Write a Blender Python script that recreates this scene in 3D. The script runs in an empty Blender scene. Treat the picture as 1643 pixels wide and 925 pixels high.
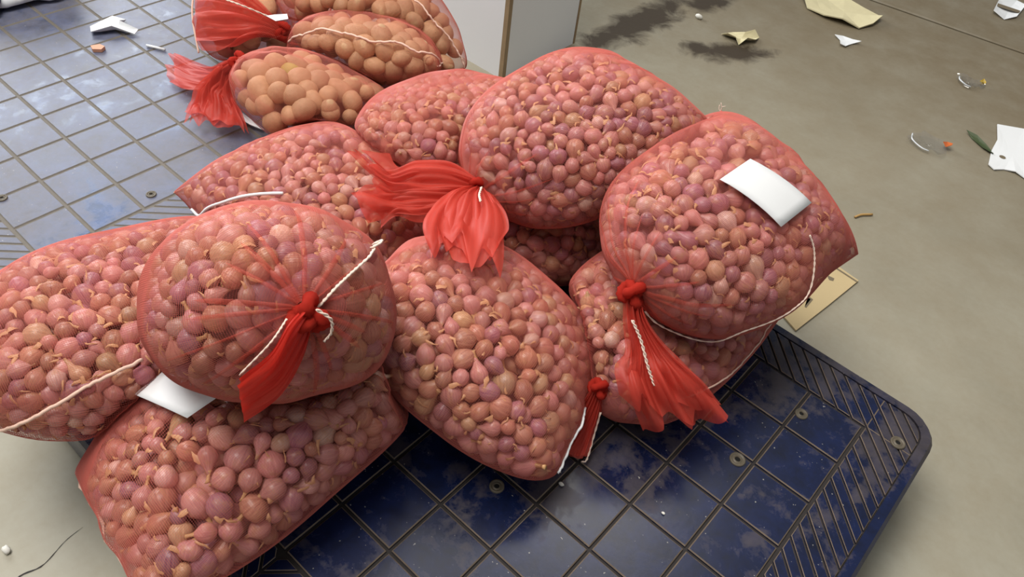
import bpy, bmesh, math, random
import numpy as np
from mathutils import Vector, Matrix, kdtree
from mathutils.bvhtree import BVHTree

random.seed(7)
rng = np.random.default_rng(11)
SC = bpy.context.scene
COL = SC.collection
PI = math.pi

# ------------------------------------------------------------------ camera
CAM_POS = np.array([0.3752, -0.4161, 1.1951])
CAM_R = np.array([[0.74058771, 0.6647104, 0.09843744], [0.53337134, -0.49240071, -0.68779107], [-0.40871121, 0.56187332, -0.71920339]])
FOCAL = 1253.34
cam_d = bpy.data.cameras.new('camera')
cam = bpy.data.objects.new('camera', cam_d)
COL.objects.link(cam)
cam_d.sensor_width = 36.0
cam_d.lens = FOCAL / 1643.0 * 36.0
cam_d.clip_start = 0.02
m = np.eye(4)
m[:3, 0] = CAM_R[0]
m[:3, 1] = -CAM_R[1]
m[:3, 2] = -CAM_R[2]
m[:3, 3] = CAM_POS
cam.matrix_world = Matrix(m.tolist())
SC.camera = cam

# ------------------------------------------------------------------ light
SC.view_settings.view_transform = 'Standard'
SC.view_settings.look = 'None'
SC.view_settings.gamma = 1.0
SC.view_settings.exposure = 0.0
SC.view_settings.use_curve_mapping = False
world = bpy.data.worlds.new('hall_light')
SC.world = world
world.use_nodes = True
world.node_tree.nodes['Background'].inputs[0].default_value = (0.86, 0.87, 0.86, 1)
world.node_tree.nodes['Background'].inputs[1].default_value = 0.33


def area(name, loc, target, sx, sy, power, col):
    l = bpy.data.lights.new(name, 'AREA')
    l.shape = 'RECTANGLE'
    l.size, l.size_y, l.energy, l.color = sx, sy, power, col
    o = bpy.data.objects.new(name, l)
    COL.objects.link(o)
    o.location = loc
    d = Vector(target) - Vector(loc)
    o.rotation_euler = d.to_track_quat('-Z', 'Y').to_euler()
    return o


area('loading_door_daylight', (-6.2, 1.2, 2.6), (-0.5, 0.3, 0.3), 3.6, 2.8, 330, (0.93, 0.97, 1.0))
area('roof_light', (-1.2, -0.5, 4.1), (-0.3, 0.3, 0.1), 2.6, 2.0, 188, (1.0, 0.96, 0.9))
area('roof_light', (-0.85, 2.2, 4.0), (-0.4, 1.5, 0.0), 1.5, 1.0, 44, (1.0, 0.95, 0.86))


# ------------------------------------------------------------------ material helpers
def srgb(r, g, b):
    f = lambda c: (c / 255 / 12.92) if c / 255 <= 0.04045 else ((c / 255 + 0.055) / 1.055) ** 2.4
    return (f(r), f(g), f(b), 1.0)


class NT:
    def __init__(s, name):
        s.m = bpy.data.materials.new(name)
        s.m.use_nodes = True
        s.t = s.m.node_tree
        s.b = s.t.nodes['Principled BSDF']
        s.out = s.t.nodes['Material Output']

    def n(s, t, **kw):
        x = s.t.nodes.new(t)
        for k, v in kw.items():
            setattr(x, k, v)
        return x

    def l(s, a, b):
        s.t.links.new(a, b)

    def noise(s, vec, scale, detail=4, rough=0.55, dist=0.0):
        x = s.n('ShaderNodeTexNoise')
        x.inputs['Scale'].default_value = scale
        x.inputs['Detail'].default_value = detail
        x.inputs['Roughness'].default_value = rough
        x.inputs['Distortion'].default_value = dist
        if vec is not None:
            s.l(vec, x.inputs['Vector'])
        return x.outputs[0]

    def ramp(s, fac, stops):
        x = s.n('ShaderNodeValToRGB')
        e = x.color_ramp.elements
        while len(e) < len(stops):
            e.new(0.5)
        for el, (p, c) in zip(e, stops):
            el.position = p
            el.color = c if len(c) == 4 else (*c, 1)
        s.l(fac, x.inputs[0])
        return x.outputs[0]

    def mix(s, fac, a, b, mode='MIX'):
        x = s.n('ShaderNodeMix', data_type='RGBA', blend_type=mode)
        for sock, v in ((x.inputs[0], fac), (x.inputs[6], a), (x.inputs[7], b)):
            if hasattr(v, 'is_linked'):
                s.l(v, sock)
            else:
                sock.default_value = v
        return x.outputs[2]

    def math(s, op, a, b=0.0, clamp=False):
        x = s.n('ShaderNodeMath', operation=op)
        x.use_clamp = clamp
        for sock, v in ((x.inputs[0], a), (x.inputs[1], b)):
            if hasattr(v, 'is_linked'):
                s.l(v, sock)
            else:
                sock.default_value = v
        return x.outputs[0]

    def bump(s, h, strength=0.3, dist=0.002):
        x = s.n('ShaderNodeBump')
        x.inputs['Strength'].default_value = strength
        x.inputs['Distance'].default_value = dist
        s.l(h, x.inputs['Height'])
        s.l(x.outputs[0], s.b.inputs['Normal'])

    def set(s, **kw):
        for k, v in kw.items():
            k = k.replace('_', ' ')
            if hasattr(v, 'is_linked'):
                s.l(v, s.b.inputs[k])
            else:
                s.b.inputs[k].default_value = v
        return s.m

    def pos(s):
        return s.n('ShaderNodeNewGeometry').outputs['Position']

    def obj(s):
        return s.n('ShaderNodeTexCoord').outputs['Object']


def plain(name, col, rough=0.6, noise=0.0, scale=40.0, spec=0.5):
    n = NT(name)
    if noise:
        k = n.noise(n.obj(), scale, 5)
        c = n.mix(k, tuple(x * (1 - noise) for x in col[:3]) + (1,), tuple(min(1, x * (1 + noise)) for x in col[:3]) + (1,))
    else:
        c = col
    n.set(Base_Color=c, Roughness=rough)
    n.b.inputs['Specular IOR Level'].default_value = spec
    return n.m


M = {}


def mat_concrete():
    n = NT('concrete')
    p = n.pos()
    a = n.noise(p, 1.6, 6, 0.6)
    b = n.noise(p, 9.0, 6, 0.65)
    c = n.noise(p, 70.0, 4, 0.6)
    col = n.ramp(a, [(0.25, srgb(126, 119, 100)), (0.5, srgb(153, 148, 131)), (0.75, srgb(173, 171, 156))])
    col = n.mix(n.math('MULTIPLY', n.ramp(b, [(0.35, (0, 0, 0)), (0.75, (1, 1, 1))]), 0.5), col, srgb(140, 128, 104))
    col = n.mix(n.math('MULTIPLY', c, 0.25), col, srgb(182, 181, 170))
    # brown soil trodden in towards the far side of the hall (+y)
    sep = n.n('ShaderNodeSeparateXYZ')
    n.l(p, sep.inputs[0])
    far = n.n('ShaderNodeMapRange')
    far.inputs[1].default_value = 0.7
    far.inputs[2].default_value = 2.3
    n.l(sep.outputs[1], far.inputs[0])
    soil = n.math('MULTIPLY', far.outputs[0], n.math('ADD', n.math('MULTIPLY', b, 0.5), 0.5), True)
    col = n.mix(soil, col, srgb(102, 87, 62))
    # oil and dirt stains beside the column
    def blot(x, y, sx, sy, ang, amp=0.5):
        mp = n.n('ShaderNodeMapping', vector_type='TEXTURE')
        mp.inputs['Location'].default_value = (x, y, 0)
        mp.inputs['Rotation'].default_value = (0, 0, ang)
        mp.inputs['Scale'].default_value = (sx, sy, 1)
        n.l(p, mp.inputs[0])
        ln = n.n('ShaderNodeVectorMath', operation='LENGTH')
        n.l(mp.outputs[0], ln.inputs[0])
        k = n.math('ADD', ln.outputs['Value'], n.math('MULTIPLY', n.math('SUBTRACT', n.noise(p, 11, 6, 0.65, 0.6), 0.5), 3.4 * amp))
        return n.ramp(k, [(0.50, (1, 1, 1)), (1.15, (0, 0, 0))])
    dark = None
    for args in ((-0.82, 1.70, 0.36, 0.085, PI / 2 - 0.05), (-0.76, 2.05, 0.14, 0.08, 1.3), (-0.52, 1.80, 0.16, 0.07, 0.9), (-0.60, 1.74, 0.07, 0.05, 0.3)):
        k = blot(*args)
        dark = k if dark is None else n.math('MAXIMUM', dark, k)
    col = n.mix(n.math('MULTIPLY', dark, 0.95), col, srgb(50, 38, 24))
    n.bump(n.math('ADD', n.math('MULTIPLY', b, 0.6), n.math('MULTIPLY', c, 0.4)), 0.25, 0.003)
    return n.set(Base_Color=col, Roughness=n.ramp(b, [(0.3, (0.42,) * 3), (0.7, (0.62,) * 3)]))


def mat_pallet(name, dust, base=(22, 34, 84), soil=(118, 103, 86)):
    n = NT(name)
    p = n.pos()
    a = n.noise(p, 5.0, 7, 0.62, 0.4)
    b = n.noise(p, 26.0, 6, 0.68, 0.3)
    c = n.noise(p, 130.0, 3, 0.6)
    col = n.ramp(b, [(0.3, srgb(*[x * 0.72 for x in base])), (0.7, srgb(*[min(255, x * 1.25) for x in base]))])
    k = n.math('ADD', n.math('MULTIPLY', a, 0.62), n.math('MULTIPLY', b, 0.38))
    d = n.ramp(k, [(0.56 - dust * 0.36, (0, 0, 0)), (0.60 - dust * 0.33, (0.55, 0.55, 0.55)), (0.80 - dust * 0.30, (1, 1, 1))])
    d = n.math('MULTIPLY', n.math('MULTIPLY', d, n.math('ADD', n.math('MULTIPLY', c, 0.7), 0.6)), 0.48 + 0.4 * dust, True)
    col = n.mix(d, col, srgb(*soil))
    sp = n.ramp(n.noise(p, 210.0, 1, 0.5), [(0.775, (0, 0, 0)), (0.80, (1, 1, 1))])
    col = n.mix(n.math('MULTIPLY', sp, 0.55), col, srgb(200, 196, 186))
    r = n.ramp(d, [(0.0, (0.27,) * 3), (0.7, (0.62,) * 3)])
    n.bump(n.math('ADD', n.math('MULTIPLY', b, 0.7), n.math('MULTIPLY', c, 0.3)), 0.12, 0.002)
    n.b.inputs['Specular IOR Level'].default_value = 0.36
    return n.set(Base_Color=col, Roughness=r)


M['concrete'] = mat_concrete()
M['pallet'] = mat_pallet('navy_pallet_plastic', 0.16, (14, 25, 58), (98, 86, 70))
M['pallet_back'] = mat_pallet('dusty_glare_pallet_plastic', 0.46, (56, 76, 118), (122, 112, 97))  # real dust, plus the door's glare painted in as a paler blue base
M['groove'] = plain('groove_dirt', srgb(40, 35, 34), 0.8, 0.4, 60)
M['groove_back'] = plain('groove_dust', srgb(106, 100, 92), 0.85, 0.25, 60)
M['edge_dust'] = plain('edge_dust', srgb(112, 98, 84), 0.75, 0.45, 45)
M['edge_dust_back'] = plain('edge_dust_pale', srgb(112, 107, 100), 0.8, 0.25, 45)
M['wall'] = plain('white_panel', srgb(233, 236, 240), 0.45, 0.03, 3)
M['wall_edge'] = plain('panel_edge_tan', srgb(150, 128, 98), 0.7, 0.2, 30)
M['steel'] = plain('dull_steel', srgb(92, 84, 70), 0.5, 0.2, 80)
M['black'] = plain('black_hole', srgb(10, 9, 8), 0.9)
M['card'] = plain('white_card', srgb(226, 228, 230), 0.6, 0.02, 20)
M['string'] = plain('white_string', srgb(226, 205, 190), 0.8, 0.1, 90)
M['seam'] = plain('white_seam_thread', srgb(226, 190, 172), 0.8, 0.1, 90)
M['cardboard'] = plain('cardboard', srgb(186, 166, 126), 0.8, 0.08, 15)
M['cream_paper'] = plain('cream_paper', srgb(206, 196, 158), 0.75, 0.1, 30)
M['print'] = plain('grey_print', srgb(110, 98, 78), 0.8)
M['leaf'] = plain('dark_leaf', srgb(58, 72, 38), 0.5, 0.3, 60)
M['yellow'] = plain('yellow_print', srgb(190, 160, 50), 0.4)
M['orange'] = plain('orange_print', srgb(190, 96, 40), 0.4)


def mat_net(name, col):
    n = NT(name)
    n.b.inputs['Roughness'].default_value = 0.45
    n.b.inputs['Base Color'].default_value = col
    tr = n.n('ShaderNodeBsdfTranslucent')
    tr.inputs[0].default_value = col
    mx = n.n('ShaderNodeMixShader')
    mx.inputs[0].default_value = 0.35
    n.l(n.b.outputs[0], mx.inputs[1])
    n.l(tr.outputs[0], mx.inputs[2])
    n.l(mx.outputs[0], n.out.inputs[0])
    return n.m


def mat_gauze(name, col, holes):
    """the same net, gathered in folds: open weave too fine to show thread by thread"""
    n = NT(name)
    uv = n.n('ShaderNodeTexCoord').outputs['UV']
    fold = n.noise(uv, 14.0, 3, 0.6)
    c = n.mix(fold, tuple(x * 0.8 for x in col[:3]) + (1,), tuple(min(1, x * 1.15) for x in col[:3]) + (1,))
    n.b.inputs['Roughness'].default_value = 0.5
    n.l(c, n.b.inputs['Base Color'])
    tr = n.n('ShaderNodeBsdfTranslucent')
    n.l(c, tr.inputs[0])
    mx = n.n('ShaderNodeMixShader')
    mx.inputs[0].default_value = 0.4
    n.l(n.b.outputs[0], mx.inputs[1])
    n.l(tr.outputs[0], mx.inputs[2])
    tp = n.n('ShaderNodeBsdfTransparent')
    m2 = n.n('ShaderNodeMixShader')
    m2.inputs[0].default_value = holes
    n.l(mx.outputs[0], m2.inputs[1])
    n.l(tp.outputs[0], m2.inputs[2])
    n.l(m2.outputs[0], n.out.inputs[0])
    return n.m


M['net'] = mat_net('red_net_thread', srgb(214, 116, 104))
M['net_potato'] = mat_net('red_net_thread_pale', srgb(214, 118, 102))
M['gauze'] = mat_gauze('red_gathered_net', srgb(226, 84, 68), 0.36)
M['gauze_dense'] = mat_gauze('red_folded_tail', srgb(226, 58, 44), 0.12)
M['knot'] = mat_net('red_knotted_net', srgb(214, 58, 44))
_k = M['knot'].node_tree
_b = _k.nodes['Principled BSDF']
_b.inputs['Roughness'].default_value = 0.85
_b.inputs['Specular IOR Level'].default_value = 0.15
_n = _k.nodes.new('ShaderNodeTexNoise')
_n.inputs['Scale'].default_value = 420.0
_u = _k.nodes.new('ShaderNodeBump')
_u.inputs['Strength'].default_value = 0.7
_u.inputs['Distance'].default_value = 0.002
_k.links.new(_n.outputs[0], _u.inputs['Height'])
_k.links.new(_u.outputs[0], _b.inputs['Normal'])


def mat_shallot(name, from_attr):
    n = NT(name)
    if from_attr:
        base = n.n('ShaderNodeVertexColor', layer_name='Col').outputs[0]
    else:
        base = n.n('ShaderNodeObjectInfo').outputs['Color']
    uv = n.n('ShaderNodeUVMap', uv_map='UVMap').outputs[0]
    mp = n.n('ShaderNodeMapping')
    mp.inputs['Scale'].default_value = (34, 1.6, 1)
    n.l(uv, mp.inputs[0])
    vein = n.noise(mp.outputs[0], 1.0, 3, 0.6)
    blot = n.noise(n.pos(), 75.0, 4, 0.6)
    lo = n.mix(1.0, base, (0.66, 0.58, 0.60, 1), 'MULTIPLY')
    hi = n.mix(0.28, base, srgb(232, 190, 160))
    col = n.mix(n.ramp(vein, [(0.3, (0, 0, 0)), (0.7, (1, 1, 1))]), lo, hi)
    col = n.mix(n.math('MULTIPLY', n.ramp(blot, [(0.5, (0, 0, 0)), (0.72, (1, 1, 1))]), 0.55), col, srgb(186, 140, 92))
    n.bump(n.math('ADD', vein, blot), 0.35, 0.0012)
    return n.set(Base_Color=col, Roughness=0.33)


M['shallot'] = mat_shallot('shallot_skin', False)
M['shallot_mass'] = mat_shallot('shallot_skin_mass', True)
M['dry'] = plain('dry_onion_neck', srgb(196, 150, 102), 0.6, 0.25, 200)
M['flake'] = plain('dry_onion_skin', srgb(206, 156, 112), 0.5, 0.3, 120)


def mat_potato():
    n = NT('potato_skin')
    p = n.pos()
    base = n.n('ShaderNodeObjectInfo').outputs['Color']
    a = n.noise(p, 60.0, 6, 0.65)
    b = n.noise(p, 420.0, 3, 0.6)
    col = n.mix(n.ramp(a, [(0.35, (0, 0, 0)), (0.7, (1, 1, 1))]), n.mix(1.0, base, (0.8, 0.76, 0.7, 1), 'MULTIPLY'), base)
    col = n.mix(n.math('MULTIPLY', n.ramp(b, [(0.62, (0, 0, 0)), (0.72, (1, 1, 1))]), 0.4), col, srgb(110, 76, 52))
    n.bump(n.math('ADD', a, n.math('MULTIPLY', b, 0.3)), 0.5, 0.003)
    return n.set(Base_Color=col, Roughness=0.65)


M['potato'] = mat_potato()


# ------------------------------------------------------------------ mesh helpers
def mesh_from(name, verts, faces, mat=None, smooth=False):
    me = bpy.data.meshes.new(name)
    me.from_pydata([tuple(map(float, v)) for v in verts], [], [tuple(map(int, f)) for f in faces])
    if mat:
        me.materials.append(mat)
    if smooth:
        me.polygons.foreach_set('use_smooth', [True] * len(me.polygons))
    me.update()
    return me


def mesh_np(name, V, Q, mat=None, smooth=False):
    """V (n,3) floats, Q (m,k) ints, all faces the same size"""
    me = bpy.data.meshes.new(name)
    k = Q.shape[1]
    me.vertices.add(len(V))
    me.vertices.foreach_set('co', np.ascontiguousarray(V, dtype=np.float32).ravel())
    me.loops.add(Q.size)
    me.loops.foreach_set('vertex_index', np.ascontiguousarray(Q, dtype=np.int32).ravel())
    me.polygons.add(len(Q))
    me.polygons.foreach_set('loop_start', np.arange(0, Q.size, k, dtype=np.int32))
    me.polygons.foreach_set('loop_total', np.full(len(Q), k, dtype=np.int32))
    if smooth:
        me.polygons.foreach_set('use_smooth', np.ones(len(Q), dtype=bool))
    if mat:
        me.materials.append(mat)
    me.update(calc_edges=True)
    return me


def link(name, me, parent=None, loc=None):
    o = bpy.data.objects.new(name, me)
    COL.objects.link(o)
    if loc is not None:
        o.location = loc
    if parent is not None:
        o.parent = parent
        o.matrix_parent_inverse = Matrix.Translation(-parent.location)
    return o


def tag(o, label=None, cat=None, group=None, kind=None):
    for k, v in (('label', label), ('category', cat), ('group', group), ('kind', kind)):
        if v:
            o[k] = v
    return o


def empty(name, loc):
    o = bpy.data.objects.new(name, None)
    COL.objects.link(o)
    o.location = loc
    o.empty_display_size = 0.05
    return o


def prism(poly, z0, z1, bev=0.0):
    """closed prism over a convex polygon, its top edge chamfered by bev: verts, faces, indices of chamfer faces"""
    poly = [np.array(p, float) for p in poly]
    k = len(poly)
    c = sum(poly) / k
    vs = [(p[0], p[1], z0) for p in poly]
    if bev:
        ins = []
        for i in range(k):
            a, b, d = poly[i - 1], poly[i], poly[(i + 1) % k]
            e1 = (b - a) / (np.linalg.norm(b - a) + 1e-9)
            e2 = (d - b) / (np.linalg.norm(d - b) + 1e-9)
            n1 = np.array((-e1[1], e1[0]))
            n2 = np.array((-e2[1], e2[0]))
            mm = n1 + n2
            mm = mm / max(0.35, (mm @ mm) / 2)
            ins.append(b + mm * bev)
        vs += [(p[0], p[1], z1 - bev) for p in poly] + [(p[0], p[1], z1) for p in ins]
    else:
        vs += [(p[0], p[1], z1) for p in poly]
    fs = [tuple(range(k - 1, -1, -1))]
    layers = 2 if bev else 1
    ch = []
    for L in range(layers):
        for i in range(k):
            j = (i + 1) % k
            if L == 1:
                ch.append(len(fs))
            fs.append((L * k + i, L * k + j, (L + 1) * k + j, (L + 1) * k + i))
    fs.append(tuple(layers * k + i for i in range(k)))
    return vs, fs, ch


def tube(path, r, seg=6, closed=False):
    P = [Vector(p) for p in path]
    n = len(P)
    vs, fs = [], []
    up = Vector((0.13, 0.31, 0.94)).normalized()
    for i, p in enumerate(P):
        t = (P[min(i + 1, n - 1)] - P[max(i - 1, 0)]) if not closed else (P[(i + 1) % n] - P[i - 1])
        t.normalize()
        a = t.cross(up)
        if a.length < 0.1:
            a = t.cross(Vector((1, 0, 0)))
        a.normalize()
        b = a.cross(t)
        rr = r[i] if hasattr(r, '__len__') else r
        for k in range(seg):
            w = 2 * PI * k / seg
            vs.append(p + a * math.cos(w) * rr + b * math.sin(w) * rr)
    m_ = n if closed else n - 1
    for i in range(m_):
        for k in range(seg):
            a0, a1 = i * seg + k, i * seg + (k + 1) % seg
            b0, b1 = ((i + 1) % n) * seg + k, ((i + 1) % n) * seg + (k + 1) % seg
            fs.append((a0, a1, b1, b0))
    if not closed:
        fs.append(tuple(range(seg - 1, -1, -1)))
        fs.append(tuple((n - 1) * seg + k for k in range(seg)))
    return vs, fs


def spline(pts, n=40):
    """Catmull-Rom through pts (any dimension)"""
    P = np.array(pts, float)
    P = np.vstack([2 * P[0] - P[1], P, 2 * P[-1] - P[-2]])
    out = []
    m_ = len(P) - 3
    for k in range(n):
        t = k / (n - 1) * m_
        i = min(int(t), m_ - 1)
        f = t - i
        a, b, c, d = P[i], P[i + 1], P[i + 2], P[i + 3]
        out.append(0.5 * ((2 * b) + (c - a) * f + (2 * a - 5 * b + 4 * c - d) * f * f + (3 * b - a - 3 * c + d) * f ** 3))
    return np.array(out)


def join(parts):
    vs, fs = [], []
    for v, f in parts:
        o = len(vs)
        vs += [tuple(x) for x in v]
        fs += [tuple(i + o for i in q) for q in f]
    return vs, fs


# ------------------------------------------------------------------ setting: floor, column
JOINT = 2.585     # the control joint across the far end of the floor


def floor_slab(name, x0, x1, y0, y1, label):
    v, f, _ = prism([(x0, y0), (x1, y0), (x1, y1), (x0, y1)], -0.12, 0.0, 0.004)
    o = link(name, mesh_from(name, v, f, M['concrete']))
    return tag(o, label, None, None, 'structure')


def joint_y(x):
    return 2.573 + (x + 0.375) * 0.135


v, f, _ = prism([(-7, -4), (5, -4), (5, joint_y(5) - 0.008), (-7, joint_y(-7) - 0.008)], -0.12, 0.0, 0.004)
tag(link('floor', mesh_from('floor', v, f, M['concrete'])), 'worn grey concrete floor slab under the pallets', None, None, 'structure')
v, f, _ = prism([(-7, joint_y(-7) + 0.008), (5, joint_y(5) + 0.008), (5, 9), (-7, 9)], -0.12, 0.0, 0.004)
tag(link('floor', mesh_from('floor_far', v, f, M['concrete'])), 'brown stained concrete floor slab beyond the dark joint', None, None, 'structure')
v, f, _ = prism([(-7, joint_y(-7) - 0.009), (5, joint_y(5) - 0.009), (5, joint_y(5) + 0.009), (-7, joint_y(-7) + 0.009)], -0.11, -0.012)
tag(link('trim_1', mesh_from('floor_joint', v, f, M['black'])), 'dark dirt filled joint between the floor slabs', None, None, 'structure')

v, f, _ = prism([(-1.75, 1.108), (-0.885, 1.108), (-0.873, 1.120), (-0.873, 1.432), (-0.881, 1.44), (-1.75, 1.44)], 0.0, 3.2)
col_o = tag(link('wall_back', mesh_from('wall_back', v, f, M['wall'])), 'white panelled column standing behind the sacks', None, None, 'structure')
v, f, _ = prism([(-0.886, 1.1065), (-0.8715, 1.1065), (-0.8715, 1.121), (-0.886, 1.121)], 0.0, 3.2)
link('corner_strip', mesh_from('corner_strip', v, f, M['wall_edge']), col_o)
v, f, _ = prism([(-0.880, 1.434), (-0.8715, 1.434), (-0.8715, 1.4415), (-0.880, 1.4415)], 0.0, 3.2)
link('corner_strip', mesh_from('corner_strip', v, f, M['wall_edge']), col_o)


# ------------------------------------------------------------------ pallets
def clip(poly, a, b, c):
    """keep the part of polygon with a*x+b*y<=c"""
    out = []
    for i in range(len(poly)):
        p, q = poly[i - 1], poly[i]
        dp, dq = a * p[0] + b * p[1] - c, a * q[0] + b * q[1] - c
        if (dp <= 0) != (dq <= 0):
            t = dp / (dp - dq)
            out.append((p[0] + (q[0] - p[0]) * t, p[1] + (q[1] - p[1]) * t))
        if dq <= 0:
            out.append(q)
    return out


def clip_convex(poly, win):
    for i in range(len(win)):
        p, q = win[i - 1], win[i]
        ex, ey = q[0] - p[0], q[1] - p[1]
        poly = clip(poly, ey, -ex, ey * p[0] - ex * p[1])
        if len(poly) < 3:
            return []
    return poly


def poly_area(p):
    return 0.5 * sum(p[i - 1][0] * p[i][1] - p[i][0] * p[i - 1][1] for i in range(len(p)))


PH = 0.15


def rounded(x0, x1, y0, y1, r, n=6):
    out = []
    for cx, cy, a in ((x1 - r, y0 + r, -PI / 2), (x1 - r, y1 - r, 0), (x0 + r, y1 - r, PI / 2), (x0 + r, y0 + r, PI)):
        for k in range(n + 1):
            w = a + PI / 2 * k / n
            out.append((cx + r * math.cos(w), cy + r * math.sin(w)))
    return out


def make_pallet(name, loc, mats, label, rings, with_ribs=True, groove=0.0045):
    """loc: the middle of the pallet on the floor; 1.2 x 1.0 m, deck of 10 x 8 squares in a ribbed border"""
    pm, gm, em = mats
    root = tag(empty(name, loc), label, 'pallet', 'blue plastic pallets')
    L = Vector(loc)

    def part(nm, vfs, mat):
        o = bpy.data.objects.new(nm, mesh_from(nm, vfs[0], vfs[1], mat) if not isinstance(vfs, bpy.types.Mesh) else vfs)
        COL.objects.link(o)
        o.parent = root
        return o
    # deck floor (the bottom of the grooves) and skirt
    v, f, _ = prism(rounded(-0.6, 0.6, -0.5, 0.5, 0.06), 0.02, PH - groove, 0.0)
    part('deck', (v, f), gm)
    # rim with rounded outer edge
    outer, mid, inner = rounded(-0.604, 0.604, -0.504, 0.504, 0.062), rounded(-0.598, 0.598, -0.498, 0.498, 0.058), rounded(-0.583, 0.583, -0.483, 0.483, 0.045)
    k = len(outer)
    vs = [(x, y, 0.02) for x, y in outer] + [(x, y, PH - 0.008) for x, y in outer] + [(x, y, PH) for x, y in mid] + [(x, y, PH) for x, y in inner] + [(x, y, PH - 0.01) for x, y in inner]
    fs = [(L_ * k + i, L_ * k + (i + 1) % k, (L_ + 1) * k + (i + 1) % k, (L_ + 1) * k + i) for L_ in range(4) for i in range(k)]
    part('rim', (vs, fs), pm)
    # feet
    foot = None
    for x in (-0.5, 0, 0.5):
        for y in (-0.4, 0, 0.4):
            if foot is None:
                v, f, _ = prism(rounded(-0.07, 0.07, -0.07, 0.07, 0.02, 3), 0.0, 0.03)
                foot = mesh_from('foot', v, f, pm)
            part('foot', foot, pm).location = (x, y, 0)
    # squares
    h = 0.0475
    v, f, ch = prism([(-h, -h), (h, -h), (h, h), (-h, h)], PH - 0.012, PH, 0.0016)
    tm = mesh_from('square', v, f, pm)
    tm.materials.append(em)
    for i in ch:
        tm.polygons[i].material_index = 1
    for i in range(10):
        for j in range(8):
            part('square', tm, pm).location = (-0.45 + 0.1 * i, -0.35 + 0.1 * j, 0)
    # ribs of the border, mirrored about both middle lines
    if with_ribs:
        pitch = 0.0275
        gap = 0.0052
        wins = [[(0.002, 0.4035), (0.5035, 0.4035), (0.5035, 0.481), (0.002, 0.481)],
                [(0.5035, 0.002), (0.581, 0.002), (0.581, 0.4035), (0.5035, 0.4035)],
                [(0.5035, 0.4035), (0.581, 0.4035)] + [(0.536 + 0.045 * math.cos(PI / 2 * q / 5), 0.436 + 0.045 * math.sin(PI / 2 * q / 5)) for q in range(6)] + [(0.5035, 0.481)]]
        for sx in (1, -1):
            for sy in (1, -1):
                q = -0.1
                c = 0.36
                while c < 1.12:
                    # strip c <= x + y <= c + pitch - gap  (runs along (1,-1))
                    strip = [(c - 1, 1.0), (c + 1.0, -1.0), (c + 1.0 + pitch - gap, -1.0), (c - 1 + pitch - gap, 1.0)]
                    for w in wins:
                        p = clip_convex(strip, w)
                        p = [x for i_, x in enumerate(p) if math.dist(x, p[i_ - 1]) > 0.0008] if len(p) > 2 else p
                        if len(p) < 3 or abs(poly_area(p)) < 2.5e-5:
                            continue
                        p = [(x * sx, y * sy) for x, y in p]
                        if poly_area(p) < 0:
                            p = p[::-1]
                        v, f, ch = prism(p, PH - 0.012, PH - 0.0005, 0.0011)
                        o = part('rib', (v, f), pm)
                        o.data.materials.append(em)
                        for i_ in ch:
                            o.data.polygons[i_].material_index = 1
                    c += pitch
    for (x, y, rr) in rings:
        x, y = x - loc[0], y - loc[1]
        prof = [(rr, 0.0), (rr * 0.98, 0.0022), (rr * 0.8, 0.003), (rr * 0.72, 0.0014), (rr * 0.55, 0.0012), (rr * 0.47, 0.0028), (rr * 0.38, 0.0028), (rr * 0.34, 0.0004)]
        n = 20
        vs = [(x + a * math.cos(2 * PI * k / n), y + a * math.sin(2 * PI * k / n), PH + b) for a, b in prof for k in range(n)]
        fs = [(r_ * n + k, r_ * n + (k + 1) % n, (r_ + 1) * n + (k + 1) % n, (r_ + 1) * n + k) for r_ in range(len(prof) - 1) for k in range(n)]
        ring = part('socket_ring', (vs, fs), M['steel'])
        for p_ in ring.data.polygons:
            p_.use_smooth = True
        vs = [(x + rr * 0.36 * math.cos(2 * PI * k / n), y + rr * 0.36 * math.sin(2 * PI * k / n), PH + 0.0006) for k in range(n)]
        o = part('bolt_hole', (vs, [tuple(range(n))]), M['black'])
        o.parent = ring
    return root


make_pallet('plastic_pallet', (-0.1, 0.2, 0), (M['pallet'], M['groove'], M['edge_dust']),
            'dark navy plastic pallet carrying the shallot sacks, grooved squares', [(0.278, 0.386, 0.013), (0.456, 0.611, 0.0125), (0.039, 0.079, 0.0115), (0.311, 0.544, 0.011)])
make_pallet('plastic_pallet', (-1.345, 0.233, 0), (M['pallet_back'], M['groove_back'], M['edge_dust_back']),
            'dust covered blue plastic pallet, paled by painted glare, carrying the potato sacks', [(-0.873, 0.065, 0.010), (-1.04, -0.142, 0.010)], groove=0.0018)

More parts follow.
